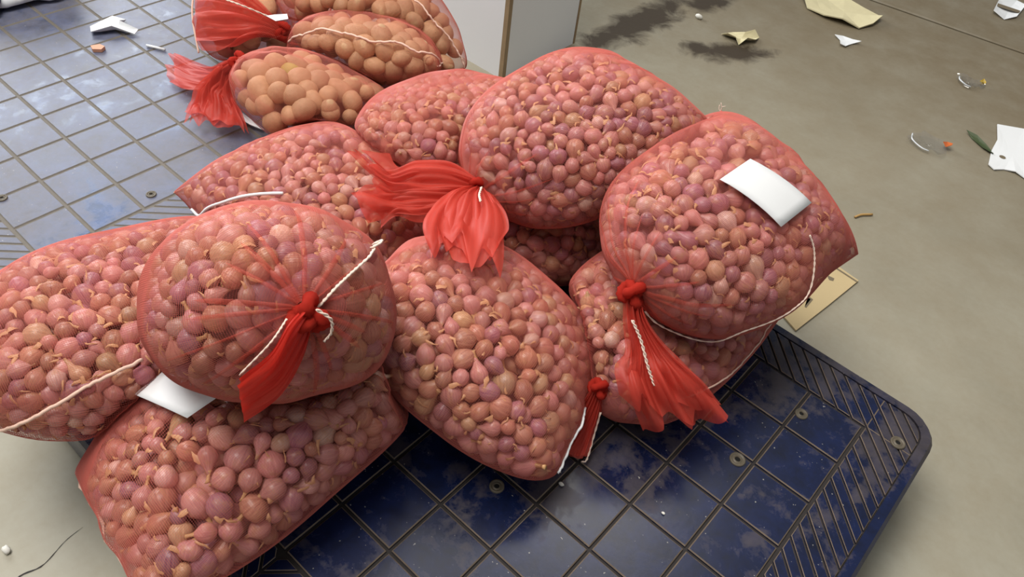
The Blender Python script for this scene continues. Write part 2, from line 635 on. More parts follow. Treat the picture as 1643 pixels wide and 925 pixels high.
# ------------------------------------------------------------------ sacks
# centre x y z, yaw, pitch, roll, length, width, height, width of the seam end (x width)
SACKS = {
    'S3': [-0.239, -0.077, 0.4297, 2.9406, -0.8076, 0.4148, 0.3211, 0.3018, 0.2761, 0.7938],
    'S7': [-0.2569, 0.5568, 0.392, 1.3252, 0.2855, -0.1524, 0.3862, 0.3572, 0.2377, 0.7691],
    'S8': [0.0518, 0.5726, 0.3831, 1.5257, -0.0816, 0.3194, 0.4604, 0.3461, 0.2388, 1.0278],
    'S4': [-0.1057, 0.1886, 0.2693, 0.262, -0.386, -0.2096, 0.385, 0.3595, 0.2075, 0.6473],
    'S2': [-0.2397, -0.092, 0.2379, -1.657, -0.2133, 0.2345, 0.5351, 0.3374, 0.2256, 0.8654],
    'S1': [-0.5006, -0.1481, 0.2481, 1.4267, -0.1519, -0.0152, 0.4965, 0.3598, 0.2204, 0.7009],
    'S5': [-0.5459, 0.2263, 0.2358, 3.0791, -0.0768, -0.0112, 0.4348, 0.3443, 0.2094, 1.0121],
    'S9': [0.0463, 0.4702, 0.2339, 1.5952, 0.0079, 0.2635, 0.438, 0.3008, 0.1882, 1.007],
    'S10': [-0.262, 0.6, 0.25, 1.75, 0.1, 0.1598, 0.4703, 0.3151, 0.2098, 0.8019],
    'S6': [-0.5391, 0.5562, 0.2574, 1.8012, -0.2474, -0.1798, 0.4745, 0.3379, 0.2079, 0.7997],
    'P1': [-0.7669, 0.4183, 0.2436, 0.3496, -0.2647, -0.2489, 0.4012, 0.2942, 0.166, 0.6935],
    'P2': [-0.8834, 0.627, 0.2503, 0.7055, -0.0348, -0.4557, 0.3406, 0.3296, 0.1783, 0.6973],
    'P3': [-0.9944, 0.7075, 0.2636, -0.1747, -0.1346, -0.054, 0.4995, 0.3585, 0.2634, 0.6844],
    'P4': [-1.1661, 0.6104, 0.2475, 2.0327, -0.0602, -0.2996, 0.4662, 0.3547, 0.1958, 0.8],
}
LABELS = {
    'S1': 'red net sack of shallots at the outer end of the pile, long white side seam',
    'S2': 'red net sack of shallots at the very front, white card tucked on its top',
    'S3': 'red net sack of shallots on top of the pile, knot pointing up at the viewer',
    'S4': 'red net sack of shallots in the middle of the front row, pointed white corner',
    'S5': 'red net sack of shallots between the knotted top sack and the potatoes, white corner band',
    'S6': 'red net sack of shallots lying behind, in front of the white column',
    'S7': 'large red net sack of purplish shallots on top, crumpled red tail over its neighbour',
    'S8': 'large red net sack of shallots on top with a white card on its side',
    'S9': 'red net sack of shallots squeezed under the sack with the white card',
    'S10': 'shaded red net sack of shallots under the large purplish top sack',
    'P1': 'red net sack of potatoes with its red tail spread over the pallet',
    'P2': 'red net sack of potatoes in the middle, wavy white seam across it',
    'P4': 'red net sack of potatoes at the rear, half hidden under a fanned red tail',
    'P3': 'red net sack of potatoes against the white column, behind the other potatoes',
}
ORDER = list(SACKS)
NS, NV = 72, 110
BOT = 0.8
NEXP = 2 / 0.88


def eul(yaw, pitch, roll):
    c, s = math.cos, math.sin
    Rz = np.array([[c(yaw), -s(yaw), 0], [s(yaw), c(yaw), 0], [0, 0, 1]])
    Ry = np.array([[c(pitch), 0, -s(pitch)], [0, 1, 0], [s(pitch), 0, c(pitch)]])
    Rx = np.array([[1, 0, 0], [0, c(roll), -s(roll)], [0, s(roll), c(roll)]])
    return Rz @ Ry @ Rx


def profile(s, ea, et=0.05):
    t0 = np.clip(s / 0.5, 0, 1)
    t1 = np.clip((1 - s) / 0.42, 0, 1)
    tie = et + (1 - et) * np.sqrt(np.maximum(0, 1 - (1 - t0) ** 2.3))
    fa = tie * (ea + (1 - ea) * np.sqrt(np.maximum(0, 1 - (1 - t1) ** 2.2)))
    fb = tie * (0.03 + 0.97 * np.maximum(0, 1 - (1 - t1) ** 2.0) ** 0.6)
    return fa, fb


def raw_surface(p):
    L, W, H, ea = p[6:10]
    s = 0.5 - 0.5 * np.cos(PI * np.linspace(0, 1, NS))
    fa, fb = profile(s, ea)
    v = np.linspace(0, 2 * PI, NV, endpoint=False)
    c = np.sign(np.cos(v)) * np.abs(np.cos(v)) ** 0.88
    z = np.sign(np.sin(v)) * np.abs(np.sin(v)) ** 0.88
    z = np.where(z < 0, z * BOT, z)
    X = np.repeat(((s - 0.5) * L)[:, None], NV, 1)
    S = np.stack([X, fa[:, None] * W / 2 * c, fb[:, None] * H / 2 * z], -1)
    return S @ eul(*p[3:6]).T + np.array(p[:3])


def inside(p, P, grow=0.0):
    q = (P - np.array(p[:3])) @ eul(*p[3:6])
    L, W, H, ea = p[6:10]
    s = q[..., 0] / (L + 2 * grow) + 0.5
    fa, fb = profile(np.clip(s, 0, 1), ea)
    a = fa * W / 2 + grow
    b = fb * H / 2 + grow
    b = np.where(q[..., 2] < 0, b * BOT, b)
    rho = (np.abs(q[..., 1]) / a) ** NEXP + (np.abs(q[..., 2]) / b) ** NEXP
    return (rho < 1) & (s > 0) & (s < 1)


def sack_surface(name):
    p = SACKS[name]
    S = raw_surface(p)
    # gentle lumps of the goods inside
    M3 = eul(*p[3:6])
    ax = M3[:, 0]
    ctr = np.array(p[:3])
    x = np.clip((S - ctr) @ ax, -0.28 * p[6], 0.28 * p[6])
    core = ctr + x[..., None] * ax
    seed = abs(hash_name(name)) % 100
    d = S - core
    ln = np.linalg.norm(d, axis=-1, keepdims=True) + 1e-9
    n = d / ln
    w = np.sin(n[..., 0] * 7 + seed) * np.sin(n[..., 1] * 6 + seed * 1.7) * np.sin(n[..., 2] * 6 + x * 22 + seed * 0.3)
    S = S + n * (w * 0.004)[..., None] * np.minimum(1, ln / 0.08)
    # give way to the sacks that press on this one
    disp = np.zeros(S.shape[:2])
    dirn = -n
    for o in ORDER[:ORDER.index(name)]:
        po = SACKS[o]
        if np.linalg.norm(np.array(po[:3]) - ctr) > 0.55:
            continue
        lim = ln[..., 0] * 0.93
        for _ in range(60):
            q = S + dirn * disp[..., None]
            ins = inside(po, q, 0.004) & (disp < lim)
            if not ins.any():
                break
            disp = np.where(ins, np.minimum(disp + 0.003, lim), disp)
    for _ in range(3):
        b = (np.roll(disp, 1, 1) + np.roll(disp, -1, 1) + np.vstack([disp[:1], disp[:-1]]) + np.vstack([disp[1:], disp[-1:]])) / 4
        disp = np.maximum(disp, 0.8 * b)
    S = S + dirn * disp[..., None]
    on_pallet = (S[..., 0] < 0.505) & (S[..., 1] > -0.305) & (S[..., 1] < 0.705)
    lo = np.where(on_pallet, PH + 0.003, 0.004)
    S[..., 2] = np.maximum(S[..., 2], lo)
    return S


def hash_name(s):
    return sum((i + 3) * ord(c) for i, c in enumerate(s))


def grid_normals(S):
    du = np.gradient(S, axis=0)
    dv = np.roll(S, -1, 1) - np.roll(S, 1, 1)
    n = np.cross(dv, du)
    n /= np.linalg.norm(n, axis=-1, keepdims=True) + 1e-12
    ctr = S.mean((0, 1))
    if ((S - ctr) * n).sum() < 0:
        n = -n
    return n


SURF, NORM, BVH = {}, {}, {}
for nm in ORDER:
    SURF[nm] = sack_surface(nm)
    NORM[nm] = grid_normals(SURF[nm])
    S = SURF[nm].reshape(-1, 3)
    i, j = np.meshgrid(np.arange(NS - 1), np.arange(NV), indexing='ij')
    a = (i * NV + j).ravel()
    b = (i * NV + (j + 1) % NV).ravel()
    Q = np.stack([a, b, b + NV, a + NV], 1)
    BVH[nm] = BVHTree.FromPolygons([tuple(x) for x in S], [tuple(map(int, q)) for q in Q])


def resample_rows(A, t):
    i = np.clip(t.astype(int), 0, A.shape[0] - 2)
    f = (t - i)[:, None, None]
    return A[i] * (1 - f) + A[i + 1] * f


def resample_cols(A, t):
    t = t % A.shape[1]
    i = t.astype(int) % A.shape[1]
    j = (i + 1) % A.shape[1]
    f = (t - np.floor(t))[None, :, None]
    return A[:, i] * (1 - f) + A[:, j] * f


def ribbons(P, N, w, h):
    """P, N (lines, points, 3): ridge-shaped threads"""
    T = np.gradient(P, axis=1)
    B = np.cross(T, N)
    B /= np.linalg.norm(B, axis=-1, keepdims=True) + 1e-12
    V = np.stack([P - B * w / 2, P + N * h, P + B * w / 2], 2)
    m_, n = P.shape[:2]
    base = (np.arange(m_)[:, None] * n + np.arange(n - 1)[None, :]) * 3
    q = []
    for k in (0, 1):
        q.append(np.stack([base + k, base + k + 1, base + k + 4, base + k + 3], -1).reshape(-1, 4))
    return V.reshape(-1, 3), np.concatenate(q)


def make_net(name, pitch, width, height):
    S, N = SURF[name], NORM[name]
    S = S + N * 0.0012
    # round the sack: lines of constant position along it
    seg = np.linalg.norm(np.diff(S, axis=0), axis=-1).mean(1)
    arc = np.concatenate([[0], np.cumsum(seg)])
    n_h = int(arc[-1] / pitch)
    th = np.interp(np.linspace(0.01, 0.995, n_h) * arc[-1], arc, np.arange(NS))
    npt = 70
    colt = np.linspace(0, NV, npt + 1)
    Ph = resample_cols(resample_rows(S, th), colt)
    Nh = resample_cols(resample_rows(N, th), colt)
    # along the sack
    per = np.linalg.norm(S[NS // 2] - np.roll(S[NS // 2], -1, 0), axis=-1)
    ca = np.concatenate([[0], np.cumsum(per)])
    n_l = int(ca[-1] / pitch)
    tl = np.interp(np.arange(n_l) / n_l * ca[-1], ca, np.arange(NV + 1))
    rows = np.interp(np.linspace(0, 1, 44) * arc[-1], arc, np.arange(NS))
    Pl = resample_rows(resample_cols(S, tl), rows).transpose(1, 0, 2)
    Nl = resample_rows(resample_cols(N, tl), rows).transpose(1, 0, 2)
    V1, Q1 = ribbons(Ph, Nh, width, height)
    V2, Q2 = ribbons(Pl, Nl, width, height)
    return np.concatenate([V1, V2]), np.concatenate([Q1, Q2 + len(V1)])


SACK = {}
for nm in ORDER:
    p = SACKS[nm]
    pot = nm.startswith('P')
    base = (p[0], p[1], float(SURF[nm][..., 2].min()))
    o = empty('potato_sack' if pot else 'shallot_sack', base)
    tag(o, LABELS[nm], 'sack', 'net sacks of potatoes' if pot else 'net sacks of shallots')
    SACK[nm] = o
    V, Q = make_net(nm, 0.0034 if pot else 0.0028, 0.00022 if pot else 0.00022, 0.00034 if pot else 0.00042)
    link('net', mesh_np('net', V, Q, M['net_potato' if pot else 'net']), o)


# ------------------------------------------------------------------ filling the sacks
def pack(name, rlo, rhi, layers, dens, facing=-0.45, apart=0.60):
    """centres and radii of bulbs resting against the net, from the outside in"""
    S, N = SURF[name], NORM[name]
    G, GN = S.reshape(-1, 3), N.reshape(-1, 3)
    # cell areas for sampling
    du = np.linalg.norm(np.gradient(S, axis=0), axis=-1)
    dv = np.linalg.norm(np.roll(S, -1, 1) - S, axis=-1)
    A = (du * dv).ravel()
    tot = A.sum()
    kd = kdtree.KDTree(len(G))
    for i, g in enumerate(G):
        kd.insert(g, i)
    kd.balance()
    to_cam = CAM_POS - G
    to_cam /= np.linalg.norm(to_cam, axis=1, keepdims=True)
    fac = (GN * to_cam).sum(1)
    bv = BVH[name]
    thick = {}

    def thickness(i):
        if i not in thick:
            o_ = Vector(G[i] - GN[i] * 0.002)
            h = bv.ray_cast(o_, Vector(-GN[i]))
            thick[i] = h[3] if h[0] is not None else 0.3
        return thick[i]
    out = []
    rm = (rlo + rhi) / 2
    for L in range(layers):
        n = int(tot / (PI * rm * rm) * dens * (0.86 if L else 1.0))
        idx = rng.choice(len(G), n, p=A / tot)
        r = np.clip(rng.normal(rm, (rhi - rlo) / 3.6, n), rlo, rhi)
        off = r * 0.96 + 0.001 + L * rm * 1.7 + np.where(rng.random(n) < 0.3, rng.uniform(0, 0.55, n), 0) * r
        pos = G[idx] - GN[idx] * off[:, None] + rng.normal(0, 0.004, (n, 3))
        for it in range(16):
            if it % 3 == 0:      # neighbours within reach
                d = (pos[:, None] - pos[None]).astype(np.float32)
                ia, ib = np.nonzero((d * d).sum(-1) < (2.6 * rhi) ** 2)
                ok = ia != ib
                ia, ib = ia[ok], ib[ok]
            d = pos[ia] - pos[ib]
            dist = np.maximum(np.sqrt((d * d).sum(-1)), 1e-4)
            ov = np.clip((r[ia] + r[ib]) * 0.96 - dist, 0, 0.02) / dist * 0.42
            push = np.stack([np.bincount(ia, d[:, q] * ov, n) for q in range(3)], 1)
            pos = pos + push
            if it % 3 == 2 or it == 15:
                for k in range(n):
                    _, i, _d = kd.find(pos[k])
                    idx[k] = i
                h = ((G[idx] - pos) * GN[idx]).sum(1)
                pos = pos - GN[idx] * (off - h)[:, None]
        d = pos[:, None] - pos[None]
        dist = np.sqrt((d * d).sum(-1)) + np.eye(n) * 9
        dead = np.zeros(n, bool)
        for k in range(n):
            i = int(idx[k])
            t = thickness(i)
            if t < 2.0 * r[k] + L * rm * 3.1:
                if L or t < 1.1 * rlo:
                    dead[k] = True
                    continue
                r[k] = max(t / 2.05, 0.55 * rlo)
                pos[k] = G[i] - GN[i] * (t / 2)
            if fac[i] < facing:
                dead[k] = True
            near = bv.find_nearest(Vector(pos[k]))[3]
            if near < 0.93 * r[k]:
                r[k] = near / 0.93
                if r[k] < 0.5 * rlo:
                    dead[k] = True
            close = np.nonzero((dist[k] < (r + r[k]) * apart) & ~dead)[0]
            if len(close) and (close < k).any():
                dead[k] = True
        keep = ~dead
        out.append((pos[keep], r[keep], GN[idx[keep]], np.full(keep.sum(), L)))
    return [np.concatenate(x) for x in zip(*out)]


def seen(P, own, r, others_only=False):
    """does the camera see this point past the other sacks"""
    o = Vector(CAM_POS)
    d = Vector(P) - o
    D = d.length
    d.normalize()
    for nm, bv in BVH.items():
        h = bv.ray_cast(o, d, D)
        if h[0] is not None:
            if nm == own and (others_only or h[3] > D - 2.6 * r - 0.004):
                continue
            return False
    return True


def project(P):
    q = (P - CAM_POS) @ CAM_R.T
    return np.stack([821.5 + FOCAL * q[..., 0] / q[..., 2], 462.5 + FOCAL * q[..., 1] / q[..., 2]], -1), q[..., 2]


def rand_frame(n_out):
    """rows: the bulb's own axes, its neck mostly lying along the net"""
    t = rng.normal(size=3)
    t -= n_out * (t @ n_out) * rng.uniform(0.5, 1.0)
    t /= np.linalg.norm(t)
    if t @ n_out > 0.12:
        t = t - 2 * n_out * (t @ n_out)
    a = np.cross(t, rng.normal(size=3))
    a /= np.linalg.norm(a)
    return np.stack([a, np.cross(t, a), t], 1)


def lathe(prof, seg, squash=1.0, bend=0.0, wob=0.0, seed=0):
    r_ = np.random.default_rng(seed)
    vs, uv = [], []
    ph = r_.uniform(0, 6.28)
    for k, (z, r) in enumerate(prof):
        for s in range(seg):
            w = 2 * PI * s / seg
            rr = r * (1 + wob * math.sin(3 * w + ph + z * 2))
            vs.append((rr * math.cos(w) + bend * max(0, z) ** 2, rr * math.sin(w) * squash, z))
            uv.append((s / seg, z * 0.5 + 0.5))
    fs = []
    for k in range(len(prof) - 1):
        for s in range(seg):
            fs.append((k * seg + s, k * seg + (s + 1) % seg, (k + 1) * seg + (s + 1) % seg, (k + 1) * seg + s))
    n = len(vs)
    vs += [(0, 0, prof[0][0]), (bend * max(0, prof[-1][0]) ** 2, 0, prof[-1][0])]
    uv += [(0.5, 0), (0.5, 1)]
    for s in range(seg):
        fs.append((n, (s + 1) % seg, s))
        fs.append((n + 1, (len(prof) - 1) * seg + s, (len(prof) - 1) * seg + (s + 1) % seg))
    return np.array(vs), fs, np.array(uv)


BULB = [(-0.97, 0.14), (-0.86, 0.50), (-0.55, 0.84), (-0.12, 1.0), (0.30, 0.95), (0.62, 0.70), (0.86, 0.40), (1.02, 0.24)]
BULB_LONG = [(-0.98, 0.12), (-0.88, 0.46), (-0.58, 0.80), (-0.18, 0.95), (0.24, 0.84), (0.66, 0.52), (1.02, 0.28), (1.34, 0.15)]
BULB_FLAT = [(-0.82, 0.16), (-0.74, 0.56), (-0.48, 0.92), (-0.08, 1.08), (0.28, 1.0), (0.55, 0.70), (0.74, 0.36), (0.86, 0.20)]
NECK = [(0.0, 0.30), (0.18, 0.20), (0.42, 0.15), (0.70, 0.16), (0.92, 0.22)]


def add_uv(me, uv):
    lay = me.uv_layers.new(name='UVMap')
    vi = np.empty(len(me.loops), dtype=np.int32)
    me.loops.foreach_get('vertex_index', vi)
    lay.data.foreach_set('uv', np.asarray(uv, dtype=np.float32)[vi].ravel())


BULB_MESH, NECK_MESH = [], []
for k in range(9):
    pr = (BULB, BULB_LONG, BULB, BULB_FLAT, BULB, BULB_LONG, BULB, BULB_FLAT, BULB_LONG)[k]
    sq, bd = random.uniform(0.86, 1.0), random.uniform(-0.16, 0.16)
    v, f, uv = lathe(pr, 14, sq, bd, 0.05, k)
    me = mesh_from('shallot_bulb', v, f, M['shallot'], True)
    add_uv(me, uv)
    BULB_MESH.append(me)
    z0 = pr[-2][0] - 0.02
    v, f, uv = lathe([(z, r) for z, r in NECK], 8, 1.0, 0.0, 0.22, k + 40)
    v = v * np.array((1, 1, 1.0))
    v[:, 0] += bd * (z0 + v[:, 2]) ** 2 + 0.25 * (random.random() - 0.5) * v[:, 2] ** 2
    v[:, 2] += z0
    me = mesh_from('dry_neck', v, f, M['dry'], True)
    NECK_MESH.append(me)

# low versions for the mass
LOW = []
for k in range(6):
    pr = (BULB, BULB_LONG, BULB, BULB_FLAT, BULB, BULB_LONG)[k]
    pr = [pr[0], pr[1], pr[2], pr[3], pr[4], pr[5], pr[6], (pr[7][0], 0.2), (pr[7][0] + 0.32, 0.13)]
    v, f, uv = lathe(pr, 8, random.uniform(0.86, 1.0), random.uniform(-0.15, 0.15), 0.045, k + 80)
    tri = []
    for q in f:
        tri += [q] if len(q) == 3 else [(q[0], q[1], q[2]), (q[0], q[2], q[3])]
    LOW.append((v, np.array(tri), uv, np.clip((v[:, 2] - pr[6][0]) / 0.25, 0, 1)))

TONES = {   # colour of the skin, share
    'pink': (srgb(210, 142, 140), 0.42),
    'rusty pink': (srgb(190, 126, 104), 0.26),
    'purple': (srgb(164, 102, 126), 0.15),
    'tan': (srgb(200, 160, 122), 0.10),
    'pale': (srgb(228, 188, 176), 0.07),
}
TONE_NAMES = list(TONES)
SACK_TINT = {'S7': 'purple', 'S8': 'purple'}


def tone_for(name):
    w = np.array([TONES[t][1] for t in TONE_NAMES])
    if name in ('S7', 'S8', 'S10', 'S9'):
        w = w * np.array([1.1, 0.6, 2.4, 0.7, 0.8])
    w = w / w.sum()
    t = TONE_NAMES[rng.choice(len(w), p=w)]
    c = np.array(TONES[t][0][:3]) * rng.uniform(0.70, 1.18) * rng.uniform(0.92, 1.08, 3)
    return t, np.clip(c, 0, 1)


ALL = []
for nm in ORDER:
    if nm.startswith('P'):
        continue
    P, r, nrm, lay = pack(nm, *((0.0104, 0.0176) if nm in ('S5', 'S6', 'S7', 'S10') else (0.0110, 0.0186)), 2, 0.86)
    uvp, dep = project(P)
    vis_frame = (uvp[:, 0] > -20) & (uvp[:, 0] < 1663) & (uvp[:, 1] > -20) & (uvp[:, 1] < 945)
    for k in range(len(P)):
        s = seen(P[k] + nrm[k] * r[k] * 0.5, nm, r[k]) if (vis_frame[k] and lay[k] == 0) else False
        ALL.append((nm, P[k], r[k], nrm[k], int(lay[k]), s and (nrm[k] @ (CAM_POS - P[k])) > 0.15 * dep[k], r[k] / dep[k]))
order = sorted((i for i, a in enumerate(ALL) if a[5]), key=lambda i: -ALL[i][6])
chosen = set(order[:300])

WHERE = {'S1': 'in the outer sack with the long white side seam', 'S2': 'in the front sack under the white card', 'S3': 'in the knotted sack on top of the pile',
         'S4': 'in the front row sack with the pointed white corner', 'S5': 'in the sack with the white corner band', 'S6': 'in the sack before the white column',
         'S7': 'in the large purplish top sack', 'S8': 'in the large sack bearing a white card', 'S9': 'in the sack squeezed under the carded sack', 'S10': 'in the shaded lower sack'}
LANDMARK = {'S1': ((228, 577), 'outer sack', 'seam end'), 'S2': ((285, 635), 'front sack', 'white card'), 'S3': ((490, 508), 'knotted top sack', 'knot'), 'S4': ((868, 770), 'pointed front sack', 'white corner'),
            'S5': ((455, 312), 'white-banded sack', 'band end'), 'S6': ((680, 300), 'sack before the column', 'lower end'), 'S7': ((772, 300), 'large purplish sack', 'knot'), 'S8': ((1226, 318), 'carded sack', 'card'),
            'S9': ((985, 610), 'squeezed lower sack', 'knot'), 'S10': ((840, 400), 'shaded lower sack', 'near end'), 'P1': ((378, 92), 'front potato sack', 'knot'), 'P2': ((458, 66), 'middle potato sack', 'knot'),
            'P3': ((745, 110), 'rear potato sack', 'column end'), 'P4': ((380, 95), 'potato sack behind', 'lower end')}
SECTOR = ('to the right', 'below and right', 'straight below', 'below and left', 'to the left', 'above and left', 'straight above', 'above and right')
ORD = ('nearest', 'second', 'third', 'fourth', 'fifth', 'sixth', 'seventh', 'eighth', 'ninth', 'tenth', 'eleventh', 'twelfth')


def rank_labels(items):
    """items: (key, sack, point) of everything in view; for each key its place counted outwards from its sack's landmark"""
    sec = {}
    for key, nm, P in items:
        u = project(np.array(P))[0] - np.array(LANDMARK[nm][0])
        k = int(round(math.atan2(u[1], u[0]) / (PI / 4))) % 8
        sec.setdefault((nm, k), []).append((float(np.hypot(*u)), key))
    out = {}
    for (nm, k), v in sec.items():
        for i, (_d, key) in enumerate(sorted(v)):
            n_ = ORD[i] if i < len(ORD) else '%d%s' % (i + 1, {1: 'st', 2: 'nd', 3: 'rd'}.get((i + 1) % 10 if i + 1 not in (11, 12, 13) else 0, 'th'))
            out[key] = '%s, %s from its %s, %s' % (LANDMARK[nm][1], n_, LANDMARK[nm][2], SECTOR[k])
    return out


RANK = rank_labels([(i, a[0], a[1]) for i, a in enumerate(ALL) if a[5]])
mv, mf, mc, mu = [], [], [], []
off = 0
NECKCOL = np.array(srgb(192, 146, 100)[:3])
for i, (nm, P, r, nrm, lay, s, size) in enumerate(ALL):
    t, c = tone_for(nm)
    Fm = rand_frame(nrm)
    sc = r * np.array([1, 1, rng.uniform(0.98, 1.16)])
    if i in chosen:
        k = int(rng.integers(len(BULB_MESH)))
        o = bpy.data.objects.new('shallot', BULB_MESH[k])
        COL.objects.link(o)
        mm = np.eye(4)
        mm[:3, :3] = Fm * sc
        mm[:3, 3] = P
        o.matrix_world = Matrix(mm.tolist())
        o.color = (*c, 1)
        tag(o, '%s shallot in the %s' % ({'pink': 'pink', 'rusty pink': 'rusty', 'purple': 'purple', 'tan': 'tan', 'pale': 'pale'}[t], RANK[i]), 'shallot', '%s shallots %s' % (t, WHERE[nm]))
        n_ = bpy.data.objects.new('dry_neck', NECK_MESH[k])
        COL.objects.link(n_)
        n_.parent = o
    else:
        v, f, uv, nk = LOW[int(rng.integers(len(LOW)))]
        mv.append(v * sc @ Fm.T + P)
        mf.append(f + off)
        off += len(v)
        mc.append(c[None] * (1 - nk[:, None]) + NECKCOL[None] * nk[:, None])
        mu.append(uv)
mv, mf, mc, mu = map(np.concatenate, (mv, mf, mc, mu))
me = mesh_np('shallot_mass', mv, mf, M['shallot_mass'], True)
add_uv(me, mu)
ca = me.color_attributes.new('Col', 'FLOAT_COLOR', 'POINT')
ca.data.foreach_set('color', np.concatenate([mc, np.ones((len(mc), 1))], 1).astype(np.float32).ravel())
tag(link('shallots', me), 'small pink and purple shallots filling the red net sacks', 'shallots', None, 'stuff')

# loose dry skins between the bulbs
fv, ff = [], []
for (nm, P, r, nrm, lay, s, size) in ALL:
    if lay or rng.random() > 0.85:
        continue
    Fm = rand_frame(nrm)
    t1 = Fm[:, 2] - nrm * (Fm[:, 2] @ nrm)
    t1 /= np.linalg.norm(t1)
    t2 = np.cross(nrm, t1)
    l, w = rng.uniform(0.004, 0.011), rng.uniform(0.0008, 0.0045)
    c = P + nrm * r * 0.80 + t2 * r * rng.uniform(-0.9, 0.9) + t1 * r * rng.uniform(-0.9, 0.9)
    o = len(fv)
    for q in range(4):
        z = (q / 3 - 0.5) * 2
        ww = w * (1, 0.9, 0.6, 0.15)[q] * rng.uniform(0.7, 1.2)
        ctr = c + t1 * l * z - nrm * 0.003 * z * z + t2 * rng.normal(0, 0.0012)
        fv += [ctr - t2 * ww - nrm * 0.0012, ctr + nrm * 0.0004, ctr + t2 * ww - nrm * 0.0012]
    for q in range(3):
        a = o + q * 3
        ff += [(a, a + 1, a + 4, a + 3), (a + 1, a + 2, a + 5, a + 4)]
tag(link('loose_onion_skin', mesh_from('loose_onion_skin', fv, ff, M['flake'], True)), 'loose dry onion skin flakes among the shallots', 'onion skin', None, 'stuff')


# ------------------------------------------------------------------ potatoes
def potato_mesh(seed):
    r_ = np.random.default_rng(seed)
    bm = bmesh.new()
    bmesh.ops.create_icosphere(bm, subdivisions=3, radius=1.0)
    k = r_.normal(size=(5, 3)) * 1.5
    ph = r_.uniform(0, 6, 5)
    ax = np.array([1.0, r_.uniform(0.88, 1.0), r_.uniform(1.05, 1.3)])
    eyes = [Vector(r_.normal(size=3)).normalized() for _ in range(3)]
    for v in bm.verts:
        p = np.array(v.co)
        d = 1 + 0.045 * np.sin(k @ p + ph).sum() / 1.6
        for e in eyes:
            a = v.co.normalized().dot(e)
            if a > 0.955:
                d -= 0.07 * (a - 0.955) / 0.045
        v.co = Vector(p * d * ax)
    me = bpy.data.meshes.new('potato')
    bm.to_mesh(me)
    bm.free()
    me.polygons.foreach_set('use_smooth', [True] * len(me.polygons))
    me.materials.append(M['potato'])
    return me


POT = [potato_mesh(k) for k in range(8)]
PWHERE = {'P4': 'in the rear potato sack under the fanned red tail', 'P1': 'in the front potato sack with the spread red tail', 'P2': 'in the middle potato sack under the wavy white seam', 'P3': 'in the rear potato sack against the white column'}
POTATOES = []
for nm in ('P1', 'P2', 'P3', 'P4'):
    P, r, nrm, lay = pack(nm, 0.0190, 0.0305, 2, 0.90, -0.3, 0.56)
    for k in range(len(P)):
        uvp, _ = project(P[k])
        if not (-30 < uvp[1] < 960) or np.linalg.norm(P[k] - SURF[nm][0].mean(0)) < 1.3 * r[k]:
            continue
        to = CAM_POS - P[k]
        if nrm[k] @ to < (-0.02 if lay[k] == 0 else 0.25) * np.linalg.norm(to) or not seen(P[k] + nrm[k] * r[k] * 0.5, nm, r[k], True):
            continue
        if lay[k] == 1 and rng.random() < 0.35 or (nm != 'P2' and np.linalg.norm(P[k] - np.array((-1.010, 0.50, 0.29))) < 0.065):
            continue
        o = bpy.data.objects.new('potato', POT[int(rng.integers(len(POT)))])
        COL.objects.link(o)
        mm = np.eye(4)
        mm[:3, :3] = rand_frame(nrm[k]) * r[k] * 0.97
        mm[:3, 3] = P[k]
        o.matrix_world = Matrix(mm.tolist())
        c = np.array(srgb(198, 154, 116)[:3]) * rng.uniform(0.82, 1.10)
        o.color = (*c, 1)
        POTATOES.append((o, nm, P[k]))
green = min((q for q in POTATOES if q[1] == 'P1'), key=lambda q: np.hypot(*(project(q[2])[0] - np.array((467, 112)))))[0]
green.color = srgb(186, 164, 88)
for o, txt in rank_labels(POTATOES).items():
    nm = next(n_ for o_, n_, _p in POTATOES if o_ is o)
    tag(o, ('greenish potato in the ' if o is green else 'brown potato in the ') + txt, 'potato', 'potatoes ' + PWHERE[nm])
# ------------------------------------------------------------------ tied necks, tails, strings and seams
IR = np.array([0.7406, 0.6647, 0.0984])      # a direction along the front of the pile
PHASE = random.Random(5)


